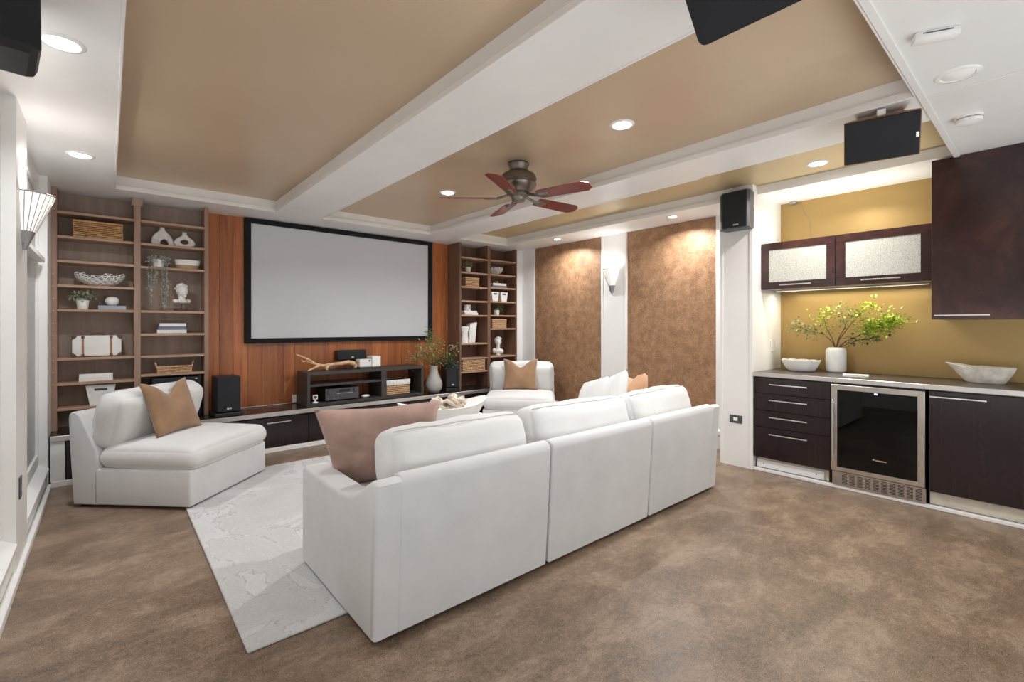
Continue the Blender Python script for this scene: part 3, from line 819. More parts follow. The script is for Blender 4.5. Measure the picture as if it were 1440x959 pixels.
MB().lathe([(0, -0.022), (0.028, -0.022), (0.033, -0.015), (0.033, 0), (0, 0)], n=20).build('body', 'grey_metal', pk, smooth=45)
MB().tube([(0.03, -0.02, -0.006), (0.033, -0.07, -0.03), (0.033, -0.09, -0.12), (0.033, -0.14, -0.22), (0.033, -0.15, -0.34), (0.033, -0.155, -0.465)], 0.0018, 5).build('wire', 'grey_metal', pk)
# outlets and switches
def plate(name, label, loc, rot, mat_p, mat_i, w=0.075, h=0.115, slots=2, cat='outlet'):
    t = thing(name, label, cat, loc); t.rotation_euler = [R(a) for a in rot]   # faces local -Y
    p = MB().box(-w/2, w/2, -0.006, 0, -h/2, h/2, 0.002).build('cover_plate', mat_p, t)
    for k in range(slots):
        off = (k-(slots-1)/2)*0.05
        MB().box(-0.016, 0.016, -0.0085, -0.0055, off-0.02, off+0.02, 0.002).build('socket', mat_i, t)
    return t
plate('wall_outlet', 'grey framed outlet low on the white pillar', (XF-0.006, 2.025, 0.455), (90, 0, -90), 'charcoal', 'white_gloss', 0.075, 0.118, 1)
bpy.data.objects['wall_outlet'].rotation_euler = (0, R(0), -R(90))
for ch in bpy.data.objects['wall_outlet'].children: ch.rotation_euler = (0, R(90), 0)
plate('light_switch', 'white double light switch at the side of the bar niche', (5.07, 1.868, 1.155), (0, 0, 0), 'white_gloss', 'white_matte', 0.115, 0.118, 1, 'switch')
plate('wall_outlet', 'dark outlet low on the left white column', (XL, 3.74, 0.46), (0, 0, 90), 'charcoal', 'grey_metal', 0.075, 0.118, 1)
plate('wall_outlet', 'small white outlet on the cherry veneer above the console', (1.687, YW, 0.485), (0, 0, 0), 'white_gloss', 'white_matte', 0.045, 0.09, 1)

# ================================================================== SOFA AND CHAIRS
def on_rug(t, x, y):
    q = RZ(math.degrees(t.rotation_euler.z)) @ Vector((x, y, 0))
    return t.location.x + q.x > 0.40 and t.location.x + q.x < 4.28 and 2.14 < t.location.y + q.y < 4.96
def seat_module(name, label, loc, rz, wd, cat, group=None, arm=None, seeds=(1, 2), back_rot=0.0, back_dx=0.0, topz=0.0):
    t = thing(name, label, cat, loc, rz, group)
    h = wd/2; at = 0.135
    ix0, ix1 = -h + (at if arm == 'L' else 0), h - (at if arm == 'R' else 0)
    MB().box(ix0+0.002, ix1-0.002, -0.30, 0.462, 0.022, 0.292, 0.018, 3).build('base', 'fab', t, smooth=40)
    prof = [(-0.462, 0.022), (-0.488, 0.40), (-0.502, 0.66), (-0.497, 0.69), (-0.478, 0.708), (-0.45, 0.712), (-0.425, 0.70), (-0.40, 0.672), (-0.275, 0.42), (-0.26, 0.29), (-0.26, 0.022)]
    MB().prism(prof, 'X', ix0+(-0.018 if arm == 'L' else 0.002), ix1-(-0.018 if arm == 'R' else 0.002), 0.014, 3).build('backrest', 'fab', t, smooth=40)
    iw = ix1 - ix0; cx = (ix0+ix1)/2
    sc = MB().soft(iw+0.004 if not arm else iw-0.006, 0.775, 0.145, 0.068, (20, 18, 6), puff=0.052, wr=0.009, seed=seeds[0], mat=T(cx, 0.108, 0.366)).build('seat_cushion', 'fab_cush', t, smooth=180)
    m = T(cx+back_dx, -0.245, 0.635) @ RY(back_rot) @ RX(74)
    bc = MB().soft(iw-0.035, 0.43, 0.20, 0.075, (20, 12, 6), puff=0.055, wr=0.014, seed=seeds[1], side=0.012, mat=m).build('back_cushion', 'fab_cush', t, smooth=180)
    # piping round the rear top seam of the back cushion
    a, b_ = (iw-0.035)/2-0.035, 0.43/2-0.030
    pts = []
    for k in range(25):
        u = -1 + 2*k/24
        pts.append((m @ Vector((a*u, b_+0.010+0.002*math.cos(u*9), 0.086+0.010*(1-u*u))))[:])
    MB().tube(pts, 0.0032, 6).build('piping', 'piping', bc)
    if arm:
        s = -1 if arm == 'L' else 1
        x0, x1 = (-h, -h+at) if arm == 'L' else (h-at, h)
        ap = [(0.468, 0.022), (0.470, 0.53), (0.458, 0.556), (0.43, 0.566), (0.30, 0.563), (0.10, 0.560), (-0.08, 0.562), (-0.18, 0.572), (-0.26, 0.593), (-0.33, 0.628), (-0.40, 0.672), (-0.445, 0.697), (-0.48, 0.702), (-0.502, 0.685), (-0.498, 0.62), (-0.462, 0.022)]
        MB().prism(ap, 'X', x0, x1, 0.022, 3).build('arm', 'fab', t, smooth=50)
    for sx in (-1, 1):
        for y in (-0.40, 0.41):
            MB().box(sx*(h-0.07)-0.03, sx*(h-0.07)+0.03, y-0.03, y+0.03, 0.013 if on_rug(t, sx*(h-0.07), y) else 0.0, 0.05).build('foot', 'black', t)
    return t
SY = 1.866 + 0.462
seat_module('sofa_section', 'ivory sofa section with left arm, holding the mauve pillow', (1.348, SY, 0), 0, 1.03, 'sofa', 'ivory sectional sofa', 'L', (1, 2), 0.5)
seat_module('sofa_section', 'armless middle section of the ivory sofa', (2.365, SY, 0), 0, 0.992, 'sofa', 'ivory sectional sofa', None, (3, 4), 1.0)
seat_module('sofa_section', 'ivory sofa section with right arm beside the white pillar', (3.362, SY, 0), 0, 0.992, 'sofa', 'ivory sectional sofa', 'R', (5, 6), -1.0)
seat_module('armless_chair', 'ivory armless chair with camel pillow by the left bookcase', (0.453, 4.782, 0), -135, 0.925, 'chair', 'ivory armless chairs', None, (7, 8), 0.0)
seat_module('armless_chair', 'ivory armless chair with camel pillow by the copper wall', (4.27, 4.782, 0), 135, 0.925, 'chair', 'ivory armless chairs', None, (9, 10), 0.0)

def throw_pillow(label, mat_, loc, rz, tilt, w, h, t, roll=0, chop=0.0, seed=0, pinch=0.09, wr=0.006, taper=0.0, name='throw_pillow'):
    o = MB().pillow(w, h, t, 22, pinch, chop, wr, seed, None, taper).build(name, mat_, None, smooth=180)
    o.matrix_world = T(*loc) @ RZ(rz) @ RX(tilt) @ RY(roll)
    tag(o, label, 'pillow', 'loose pillows')
    return o
throw_pillow('large mauve linen pillow standing against the left sofa arm', 'mauve', (1.175, 2.50, 0.685), -30, 12, 0.60, 0.46, 0.22, -3, 0.01, 3, 0.03, 0.022, taper=0.13)
tp = throw_pillow('round topped white tufted pillow on the sofa', 'fab_cush', (2.99, 2.47, 0.70), 62, 16, 0.45, 0.45, 0.18, 14, 0, 5, 0.02)
throw_pillow('smooth white pillow leaning between the tufted and peach pillows', 'fab_cush', (3.23, 2.46, 0.725), 62, 16, 0.44, 0.45, 0.16, 20, 0, 7, 0.05)
throw_pillow('peach cotton pillow leaning on the right sofa arm', 'peach', (3.48, 2.445, 0.71), 58, 14, 0.46, 0.44, 0.19, 10, 0.03, 9, 0.05, 0.012)
m = MB()
random.seed(4)
for k in range(70):
    x, z = random.uniform(-.12, .12), random.uniform(-.12, .12)
    if x*x+z*z < 0.0145: m.ball((x, -0.088+0.9*(x*x+z*z), z), 0.012, 1, (1, 0.6, 1))
pf = m.build('tufts', 'knit', tp, smooth=180)
throw_pillow('camel velvet pillow with chopped top on the chair by the left bookcase', 'camel', (0.40, 4.77, 0.69), 45, -20, 0.48, 0.46, 0.12, 0, 0.10, 11, 0.10)
throw_pillow('camel velvet pillow with chopped top on the chair by the copper wall', 'camel', (4.295, 4.815, 0.69), -45, -18, 0.48, 0.44, 0.12, 0, 0.10, 13, 0.10)

# ottoman with long bowl and knotted throw
ot = thing('ottoman', 'low ivory ottoman in front of the sofa', 'ottoman', (2.45, 3.75, 0.012))
MB().box(-0.55, 0.55, -0.36, 0.36, 0.04, 0.31, 0.02, 3).build('base', 'fab', ot, smooth=40)
MB().soft(1.12, 0.74, 0.12, 0.05, (16, 12, 4), puff=0.02, wr=0.004, seed=3, mat=T(0, 0, 0.362)).build('seat_cushion', 'fab_cush', ot, smooth=180)
for sx in (-1, 1):
    for sy in (-1, 1): MB().box(sx*0.48-0.03, sx*0.48+0.03, sy*0.29-0.03, sy*0.29+0.03, 0, 0.05).build('foot', 'black', ot)
bw = MB(); n = 28; rings = []
def boat(u, t, inset):
    a = 2*math.pi*u
    x, y = 0.43*math.cos(a), 0.20*math.sin(a)
    lift = 0.06*abs(math.cos(a))**3
    s_ = 0.45 + 0.55*t**0.6
    return Vector(((x*s_)*(1-inset), (y*s_)*(1-inset*1.8), 0.17*t**1.3 + lift*t*t + inset*0.10*(1-t)))
def boatmesh():
    b = bmesh.new(); g = []
    for inset, order in ((0.0, [0, .2, .4, .6, .8, 1]), (0.05, [1, .8, .6, .4, .2, 0])):
        for t_ in order: g.append([b.verts.new(boat(i/n, t_, inset)) for i in range(n)])
    for A, B in zip(g, g[1:]):
        for i in range(n): b.faces.new((A[i], A[(i+1) % n], B[(i+1) % n], B[i]))
    b.faces.new(g[0][::-1]); b.faces.new(g[-1])
    bmesh.ops.recalc_face_normals(b, faces=b.faces[:]); return b
mm = MB(); mm._join(boatmesh())
lb = mm.build('long_bowl', 'white_matte', None, smooth=60, loc=(2.30, 3.62, 0.459)); lb.rotation_euler = (0, 0, R(-8))
tag(lb, 'long white boat shaped bowl on the ottoman', 'bowl')
m = MB(); random.seed(8)
for k in range(16):
    a = random.uniform(0, 6.28); rr = random.uniform(0.0, 0.13)
    c0 = Vector((rr*1.6*math.cos(a), 0.5*rr*math.sin(a), random.uniform(0.09, 0.22)))
    e = [c0 + Vector((0.05*math.cos(q), 0.035*math.sin(q+a), 0.025*math.sin(2*q+a))) for q in [i*0.9 for i in range(8)]]
    m.tube(e, 0.017, 7)
kn = m.build('knotted_throw', 'knit', None, smooth=180, loc=(2.36, 3.62, 0.475))
tag(kn, 'bundled beige knitted throw in the long white bowl', 'throw')

# rug
rg = MB().box(0.435, 4.25, 2.172, 4.93, 0.0, 0.012, 0.004).build('area_rug', 'rug', None)
tag(rg, 'pale grey area rug with faint stone pattern under the sofa', 'rug')

# ================================================================== SHELF AND CONSOLE OBJECTS
def basket(label, x0, x1, y, d, z, h, rows, cols, mat_='wicker', taper=0.0, handles=False, lining=None, group='woven baskets on the bookcases', lid=False):
    w = x1-x0
    t = thing('woven_basket', label, 'basket', ((x0+x1)/2, y, z), 0, group)
    # shell with open top
    sh = MB(); k = 0.012
    sh.box(-w/2+k, w/2-k, -d/2+k, d/2-k, 0.0, 0.012)
    for (a, b_, c_, e) in ((-w/2+k*.5, w/2-k*.5, -d/2+k*.5, -d/2+k*1.2), (-w/2+k*.5, w/2-k*.5, d/2-k*1.2, d/2-k*.5), (-w/2+k*.5, -w/2+k*1.2, -d/2+k, d/2-k), (w/2-k*1.2, w/2-k*.5, -d/2+k, d/2-k)):
        sh.box(a, b_, c_, e, 0.0, h-0.004)
    sh.build('shell', 'wicker_in', t)
    wv = MB(); rh = h/rows
    def strip(p0, p1, out, z0):
        # a strand that bows outwards between two stakes
        mid = (Vector((*p0, 0))+Vector((*p1, 0)))/2 + Vector(out)*0.006
        wv.tube([(p0[0], p0[1], z0), (mid.x, mid.y, z0), (p1[0], p1[1], z0)], rh*0.40, 5)
    nd = max(2, round(cols*d/w))
    for r_ in range(rows):
        z0 = rh*(r_+0.5)
        for side in (-1, 1):
            for c_ in range(cols):
                if side == 1: break
                a, b_ = -w/2 + w*c_/cols, -w/2 + w*(c_+1)/cols
                o_ = 1 if (r_+c_) % 2 else -0.35
                strip((a, side*d/2-side*0.004), (b_, side*d/2-side*0.004), (0, side*o_, 0), z0) if True else None
            for c_ in range(nd):
                a, b_ = -d/2 + d*c_/nd, -d/2 + d*(c_+1)/nd
                o_ = 1 if (r_+c_) % 2 else -0.35
                strip((side*(w/2-0.004), a), (side*(w/2-0.004), b_), (side*o_, 0, 0), z0)
    wv.build('weave', mat_, t, smooth=60)
    m = MB()
    m.tube([(-w/2, -d/2, h-0.004), (w/2, -d/2, h-0.004), (w/2, d/2, h-0.004), (-w/2, d/2, h-0.004), (-w/2, -d/2, h-0.004)], 0.007, 6)
    m.build('rim', mat_, t, smooth=60)
    if lid: MB().box(-w/2+0.004, w/2-0.004, -d/2+0.004, d/2-0.004, h-0.004, h+0.004, 0.002).build('lid', mat_, t)
    if lining:
        l_ = MB()
        n_ = 14
        for side in (-1,):
            l_.box(-w/2-0.008, w/2+0.008, -d/2-0.010, -d/2-0.006, h-0.03, h+0.006, 0.001)
            for q in range(n_):
                a = -w/2-0.006 + (w+0.012)*q/n_
                l_.prism([(a, h-0.03), (a+(w+0.012)/n_, h-0.03), (a+(w+0.012)/n_*0.8, h-0.062), (a+(w+0.012)/n_*0.2, h-0.062)], 'Y', -d/2-0.010, -d/2-0.006)
        l_.box(-w/2-0.012, -w/2-0.008, -d/2, d/2, h-0.055, h+0.006, 0.001).box(w/2+0.008, w/2+0.012, -d/2, d/2, h-0.055, h+0.006, 0.001).box(-w/2, w/2, d/2+0.006, d/2+0.010, h-0.055, h+0.006, 0.001)
        l_.build('cloth_lining', lining, t)
    if handles:
        for sx in (-1, 1):
            MB().tube([(sx*w/2, -0.05, h-0.02), (sx*(w/2+0.012), -0.045, h+0.03), (sx*(w/2+0.02), 0, h+0.055), (sx*(w/2+0.012), 0.045, h+0.03), (sx*w/2, 0.05, h-0.02)], 0.007, 7).build('handle', mat_ if handles is True else handles, t, smooth=60)
    return t
def book(label, x0, x1, y0, y1, z, h, mat_='paper', rz=0, group='books lying flat'):
    w, d = x1-x0, y1-y0
    t = thing('book', label, 'book', ((x0+x1)/2, (y0+y1)/2, z), rz, group)
    MB().box(-w/2+0.004, w/2-0.004, -d/2+0.003, d/2-0.005, 0.003, h-0.003).build('pages', 'paper', t)
    MB().box(-w/2, w/2, -d/2, d/2, 0, 0.003, 0.0008).box(-w/2, w/2, -d/2, d/2, h-0.003, h, 0.0008).box(-w/2, w/2, -d/2, -d/2+0.003, 0.003, h-0.003).build('cover', mat_, t)
    return t
def foliage(mb, c, rx, ry, rz_, n, ll, lw, seed, out=0.6):
    random.seed(seed)
    for k in range(n):
        v = Vector((random.gauss(0, 1), random.gauss(0, 1), random.gauss(0, 1)))
        v.normalize(); f = random.uniform(0.35, 1.0)
        p = Vector((c[0]+v.x*rx*f, c[1]+v.y*ry*f, c[2]+v.z*rz_*f))
        d = Vector((v.x*out+random.uniform(-.5, .5), v.y*out+random.uniform(-.5, .5), v.z*out+random.uniform(-.3, .5)))
        mb.leaf(p, d, ll*random.uniform(.7, 1.2), lw*random.uniform(.7, 1.2))
def potted(label, x, y, z, r, h, fr, fh, leafmat, seed, n=90, ll=0.035, lw=0.02, dx=0.0, potmat='white_matte'):
    t = thing('potted_plant', label, 'plant', (x, y, z), 0, 'small potted plants on the bookcases')
    MB().lathe([(0, 0), (r*0.82, 0), (r*0.86, 0.004), (r, h), (r*0.9, h), (r*0.84, h*0.85), (0, h*0.85)], n=24).build('pot', potmat, t, smooth=40)
    MB().lathe([(0, h*0.86), (r*0.85, h*0.86), (0, h*0.862)], n=20).build('soil', 'soil', t)
    random.seed(seed); st = MB()
    for k in range(9):
        a = random.uniform(0, 6.28)
        st.tube([(0, 0, h*0.85), (fr*0.4*math.cos(a), fr*0.3*math.sin(a), h+fh*0.5), (fr*0.8*math.cos(a)+dx, fr*0.4*math.sin(a), h+fh*random.uniform(.4, 1))], 0.0018, 5)
    st.build('stem', leafmat, t)
    m = MB(); foliage(m, (dx, 0, h+fh*0.5), fr, min(fr*0.7, 0.085), fh*0.55, n, ll, lw, seed)
    m.build('foliage', leafmat, t)
    return t
YB = 5.82
S1 = lambda i: ZL1[i]+0.0112
S2 = lambda i: ZL2[i]+0.0112
# --- left bookcase, bay by the wall
basket('open weave rattan box on the second shelf of the left bookcase', -0.235, 0.105, 5.80, 0.15, S1(1), 0.15, 9, 4, 'wicker')
def coral_bowl(label, loc, rx, ry, h, seed, sub=2):
    b = bmesh.new(); bmesh.ops.create_icosphere(b, subdivisions=sub+1, radius=1.0)
    b.transform(RX(seed*23) @ RZ(seed*11))
    bmesh.ops.delete(b, geom=[v for v in b.verts if v.co.z > 0.14 + 0.24*noise.noise(Vector((v.co.x*2.2+seed, v.co.y*2.2, 0)))], context='VERTS')
    # perforate: dual cells around every vertex become holes
    random.seed(seed)
    r_ = bmesh.ops.inset_individual(b, faces=b.faces[:], thickness=0.022, use_even_offset=True)
    inner = [f for f in b.faces if f not in set(r_['faces'])]
    keep_solid = [f for f in inner if f.calc_center_median().z < -0.93]
    bmesh.ops.delete(b, geom=[f for f in inner if f not in set(keep_solid)], context='FACES_ONLY')
    for v in b.verts:
        z = v.co.z
        fl = 1.0
        v.co = Vector((v.co.x*rx*fl, v.co.y*ry*fl, (max(z, -0.96)+0.96)*h + (abs(v.co.x)**3)*h*0.12))
    me = MB(); me._join(b)
    o = me.build('coral_bowl', 'white_matte', None, smooth=60, loc=loc, solid=0.009)
    return tag(o, label, 'bowl', 'pierced white bowls')
coral_bowl('wide white pierced coral bowl with ragged rim on the left bookcase', (-0.055, YB, S1(3)+0.004), 0.178, 0.095, 0.105, 1)
potted('small white potted plant with pale leaves beside the blue book', -0.175, 5.80, S1(4), 0.045, 0.085, 0.11, 0.075, 'leaf_pale', 3, 120, 0.036, 0.02)
book('blue grey clothbound book under the white ball', -0.068, 0.130, 5.74, 5.90, S1(4), 0.040, 'blue_book')
bl_ = MB().lathe([(0, 0), (0.028, 0.002), (0.045, 0.018), (0.052, 0.042), (0.047, 0.066), (0.03, 0.082), (0.012, 0.086), (0.010, 0.083), (0, 0.083)], n=28).build('ball_vase', 'white_matte', None, smooth=180, loc=(0.03, 5.81, S1(4)+0.0402))
tag(bl_, 'round white ball vase on the blue grey book', 'vase')
# suitcase
su = thing('suitcase', 'white vintage suitcase with brown straps and corners', 'suitcase', (-0.075, 5.83, S1(5)))
W, D_, H_ = 0.345, 0.12, 0.195
MB().box(-W/2, W/2, -D_/2, D_/2, 0.004, H_, 0.012, 3).build('body', 'white_matte', su, smooth=40)
for sx in (-1, 1):
    MB().box(sx*0.098-0.008, sx*0.098+0.008, -D_/2-0.003, D_/2+0.002, 0.001, H_+0.003, 0.002).build('strap', 'tan_leather', su)
    for z in (0.014, H_-0.014):
        MB().box(sx*0.098-0.011, sx*0.098+0.011, -D_/2-0.006, -D_/2-0.002, z-0.012, z+0.012, 0.002).build('buckle', 'brown_leather', su)
        s_ = 1 if z > 0.1 else -1
        zc = H_ if s_ > 0 else 0.004
        MB().prism([(sx*W/2+sx*0.002, zc+s_*0.002), (sx*(W/2-0.036), zc+s_*0.002), (sx*(W/2-0.03), zc-s_*0.016), (sx*(W/2-0.014), zc-s_*0.030), (sx*W/2+sx*0.002, zc-s_*0.036)], 'Y', -D_/2-0.003, D_/2+0.001).build('corner', 'brown_leather', su)
MB().tube([(-0.05, 0, H_), (-0.045, 0, H_+0.012), (0, 0, H_+0.018), (0.045, 0, H_+0.012), (0.05, 0, H_)], 0.005, 6).build('handle', 'brown_leather', su)
book('white book lying on the lower shelf of the left bookcase', -0.20, 0.035, 5.76, 5.90, S1(6), 0.030, 'paper')
book('pale grey book stacked on the white book below the suitcase', -0.198, 0.033, 5.76, 5.89, S1(6)+0.0302, 0.036, 'white_gloss')
bn = thing('storage_bin', 'pale grey tapered storage bin with dark label behind the armless chair', 'storage bin', (-0.05, 5.82, S1(7)))
MB().prism([(-0.075, 0), (0.075, 0), (0.105, 0.185), (0.097, 0.185), (0.069, 0.006), (-0.069, 0.006), (-0.097, 0.185), (-0.105, 0.185)], 'Y', -0.07, 0.07).prism([(-0.075, 0), (0.075, 0), (0.105, 0.185), (-0.105, 0.185)], 'Y', -0.078, -0.07).prism([(-0.075, 0), (0.075, 0), (0.105, 0.185), (-0.105, 0.185)], 'Y', 0.07, 0.078).build('body', 'white_matte', bn)
MB().box(-0.045, 0.045, -0.081, -0.0775, 0.135, 0.155, 0.001).build('label_holder', 'charcoal', bn)
# --- left bookcase, bay by the veneer
def flat_vase(label, outline, hole, loc, depth):
    """rounded vase: outline polygon with an opening, extruded and bevelled"""
    b = bmesh.new()
    n_ = len(outline)
    o0 = [b.verts.new((x, -depth/2, z)) for x, z in outline]; o1 = [b.verts.new((x, depth/2, z)) for x, z in outline]
    if hole:
        h0 = [b.verts.new((x, -depth/2, z)) for x, z in hole]; h1 = [b.verts.new((x, depth/2, z)) for x, z in hole]
        for A, B in ((o0, h0), (o1, h1)):
            ed = [b.edges.new((A[i], A[(i+1) % n_])) for i in range(n_)] + [b.edges.new((B[i], B[(i+1) % len(hole)])) for i in range(len(hole))]
            bmesh.ops.triangle_fill(b, edges=ed, use_beauty=True)
        for i in range(len(hole)): b.faces.new((h0[i], h1[i], h1[(i+1) % len(hole)], h0[(i+1) % len(hole)]))
    else:
        b.faces.new(o0); b.faces.new(o1)
    for i in range(n_): b.faces.new((o0[i], o0[(i+1) % n_], o1[(i+1) % n_], o1[i]))
    bmesh.ops.recalc_face_normals(b, faces=b.faces[:])
    ed = [e for e in b.edges if len(e.link_faces) == 2 and abs(e.calc_face_angle(0)) > 1.2 and abs(e.verts[0].co.y - e.verts[1].co.y) < 1e-6]
    bmesh.ops.bevel(b, geom=ed, offset=depth*0.22, segments=3, affect='EDGES', profile=0.5)
    m = MB(); m._join(b)
    o = m.build('sculptural_vase', 'plaster', None, smooth=50, loc=loc)
    return tag(o, label, 'vase', 'white sculptural vases')
out = [(-0.088, 0), (-0.094, 0.04), (-0.085, 0.085), (-0.055, 0.125), (-0.028, 0.15), (-0.024, 0.185), (0.012, 0.185), (0.016, 0.155), (0.05, 0.12), (0.078, 0.08), (0.09, 0.035), (0.092, 0), (0.045, 0), (0.043, 0.03), (0.032, 0.058), (0.010, 0.068), (-0.012, 0.055), (-0.022, 0.025), (-0.024, 0)]
flat_vase('taller white vase with an arched opening at its foot', out, None, (0.415, 5.84, S2(1)), 0.06)
out = [(-0.05, 0), (-0.085, 0.018), (-0.092, 0.045), (-0.07, 0.08), (-0.035, 0.105), (-0.019, 0.125), (-0.019, 0.152), (0.019, 0.152), (0.019, 0.125), (0.035, 0.105), (0.07, 0.08), (0.092, 0.045), (0.085, 0.018), (0.05, 0)]
hole = [(0.036*math.cos(R(a)), 0.052+0.024*math.sin(R(a))) for a in range(0, 360, 30)]
flat_vase('shorter white doughnut vase with an oval hole', out, hole, (0.59, 5.80, S2(1)), 0.055)
hp = thing('trailing_plant', 'trailing blue grey plant spilling over the edge of the left bookcase shelf', 'plant', (0.375, 5.765, S2(2)))
MB().lathe([(0, 0), (0.04, 0), (0.052, 0.075), (0.046, 0.075), (0.04, 0.065), (0, 0.065)], n=20).build('pot', 'white_matte', hp, smooth=40)
m = MB(); foliage(m, (0, 0, 0.065), 0.10, 0.045, 0.045, 150, 0.03, 0.02, 21); m.build('foliage', 'leaf_blue', hp)
random.seed(5)
for (dx, ln) in ((-0.085, 0.22), (-0.06, 0.32), (-0.055, 0.20), (-0.03, 0.17), (-0.015, 0.15), (0.025, 0.36), (0.04, 0.40), (0.055, 0.38), (0.068, 0.30)):
    m = MB(); pts = [(dx*0.6, 0, 0.075), (dx*0.9, -0.05, 0.06), (dx, -0.072, -0.01)]
    k = 0; z = -0.01
    while z > -ln:
        z -= 0.03; pts.append((dx+random.uniform(-.005, .005), -0.074, z))
    m.tube(pts, 0.0012, 4)
    for p in pts[1:]:
        for q in range(4): m.leaf((p[0], p[1], p[2]+random.uniform(-.012, .012)), (random.uniform(-1, 1), random.uniform(-.8, .2), random.uniform(-.8, .4)), 0.016, 0.013)
    m.build('strand', 'leaf_blue', hp)
ds = thing('oval_dish', 'two tone dish, white above bare clay, beside the trailing plant', 'dish', (0.615, 5.80, S2(2)))
MB().lathe([(0, 0), (0.092, 0), (0.096, 0.006), (0.101, 0.042), (0.0, 0.042)], n=32, sy=0.6).build('clay_foot', 'tan_ceramic', ds, smooth=40)
MB().lathe([(0, 0.043), (0.1012, 0.042), (0.109, 0.094), (0.104, 0.094), (0.096, 0.05), (0, 0.05)], n=32, sy=0.6).build('glazed_bowl', 'white_matte', ds, smooth=40)
def bust(name, label, loc, rz, sc, stand):
    t = thing(name, label, 'sculpture', loc, rz, 'white plaster busts')
    m = MB(); z0 = 0.075 if stand else 0.0
    # torso / shoulders, neck, head with face
    if stand:
        m.ball((0, 0, z0+0.018), 0.05, 3, (1.1, 0.75, 0.42)); m.ball((0.052, -0.004, z0+0.022), 0.028, 2, (0.9, 1, 0.8)); m.ball((-0.055, 0, z0+0.018), 0.027, 2, (1, 1, 0.7))
    else:
        m.lathe([(0, 0), (0.032, 0), (0.036, 0.012), (0.022, 0.022), (0.024, 0.03), (0, 0.03)], n=20)
        m.ball((0, 0, 0.062), 0.062, 3, (1.15, 0.7, 0.62)); m.ball((0.045, 0, 0.055), 0.035, 2); m.ball((-0.05, 0, 0.065), 0.036, 2); z0 = 0.075
    m.tube([(0, 0, z0+0.01), (0, -0.004, z0+0.075)], 0.030, 14, 0.026)
    m.ball((0, -0.006, z0+0.115), 0.052, 3, (0.86, 1.0, 1.15))
    m.ball((0, -0.056, z0+0.108), 0.010, 2, (0.7, 1.0, 1.7)); m.ball((0, -0.050, z0+0.085), 0.010, 1, (1.5, 0.6, 0.5)); m.ball((0, -0.044, z0+0.066), 0.016, 2)
    for sx in (-1, 1):
        m.ball((sx*0.018, -0.047, z0+0.122), 0.007, 1, (1.3, 0.6, 0.8)); m.ball((sx*0.044, 0.0, z0+0.11), 0.012, 1, (0.5, 1, 1.5))
    random.seed(3)
    for k in range(46):
        a = random.uniform(0, 6.28); e = random.uniform(0.05, 1.4)
        v = Vector((math.cos(a)*math.cos(e)*0.05, math.sin(a)*math.cos(e)*0.052, math.sin(e)*0.06))
        if v.y < -0.028 and v.z < 0.042: continue
        m.ball(v+Vector((0, -0.002, z0+0.118)), 0.0135, 1)
    b = m.build('figure', 'plaster', t, smooth=180); b.scale = (sc, sc, sc)
    if stand:
        MB().box(-0.055, 0.055, -0.04, 0.04, 0, 0.012, 0.002).tube([(0, 0, 0.01), (0, 0, 0.085*sc)], 0.006, 8).build('stand', 'brown_leather', t)
    return t
bust('bust', 'white head sculpture on a thin dark stand in the left bookcase', (0.567, 5.80, S2(3)), 25, 1.08, True)
book('white book at the bottom of the three book stack', 0.365, 0.605, 5.76, 5.90, S2(4), 0.034, 'paper')
book('slate grey book in the middle of the three book stack', 0.375, 0.60, 5.76, 5.89, S2(4)+0.0343, 0.034, 'grey_book')
book('thin white book on top of the three book stack', 0.385, 0.60, 5.765, 5.89, S2(4)+0.0686, 0.030, 'white_gloss')
rb = basket('low rope tray basket with looped handles on the lowest shelf beside the veneer', 0.365, 0.645, 5.80, 0.13, S2(6), 0.065, 5, 6, 'wicker_pale', handles=True)

# --- right bookcase
S3 = lambda i: ZR1[i]+0.0112
S4 = lambda i: ZR2[i]+0.0112
potted('tiny white potted plant at the top of the right bookcase', 4.08, 5.75, S3(1), 0.045, 0.08, 0.085, 0.08, 'leaf_mid', 5, 90, 0.035, 0.02)
basket('small square woven basket on the third shelf of the right bookcase', 3.975, 4.22, 5.75, 0.18, S3(2), 0.135, 6, 4, 'wicker_pale')
book('white book lying under the candle jar', 3.99, 4.23, 5.70, 5.86, S3(4), 0.035, 'paper')
book('pale book on the white book under the candle jar', 3.98, 4.22, 5.71, 5.86, S3(4)+0.0352, 0.028, 'white_gloss')
cj = thing('candle_jar', 'white candle jar with a black letter C on two books', 'candle', (4.085, 5.77, S3(4)+0.0634))
MB().lathe([(0, 0), (0.046, 0), (0.049, 0.004), (0.049, 0.088), (0.045, 0.09), (0.044, 0.07), (0, 0.07)], n=28).build('jar', 'white_gloss', cj, smooth=40)
m = MB()
for k in range(22):
    a = R(50 + k*260/22); a2 = R(50 + (k+1)*260/22)
    def on(aa, rr):
        th = R(-62) + rr*math.cos(aa)/0.05; return (0.0498*math.cos(th), 0.0498*math.sin(th), 0.047+rr*math.sin(aa))
    b = m.bm; vs = [b.verts.new(on(a, 0.021)), b.verts.new(on(a2, 0.021)), b.verts.new(on(a2, 0.012)), b.verts.new(on(a, 0.012))]
    b.faces.new(vs)
m.build('letter', 'black', cj, solid=0.0006)
def torso(label, loc, pts):
    m = MB(); m.lathe([(r_, z) for r_, z in pts], n=20, sy=0.62)
    o = m.build('torso_bookend', 'plaster', None, smooth=60, loc=loc); return tag(o, label, 'sculpture', 'white torso bookends')
torso('shorter white torso bookend on the right bookcase', (4.0, 5.72, S3(5)), [(0, 0), (0.06, 0), (0.062, 0.05), (0.05, 0.11), (0.056, 0.17), (0.078, 0.22), (0.07, 0.245), (0, 0.25)])
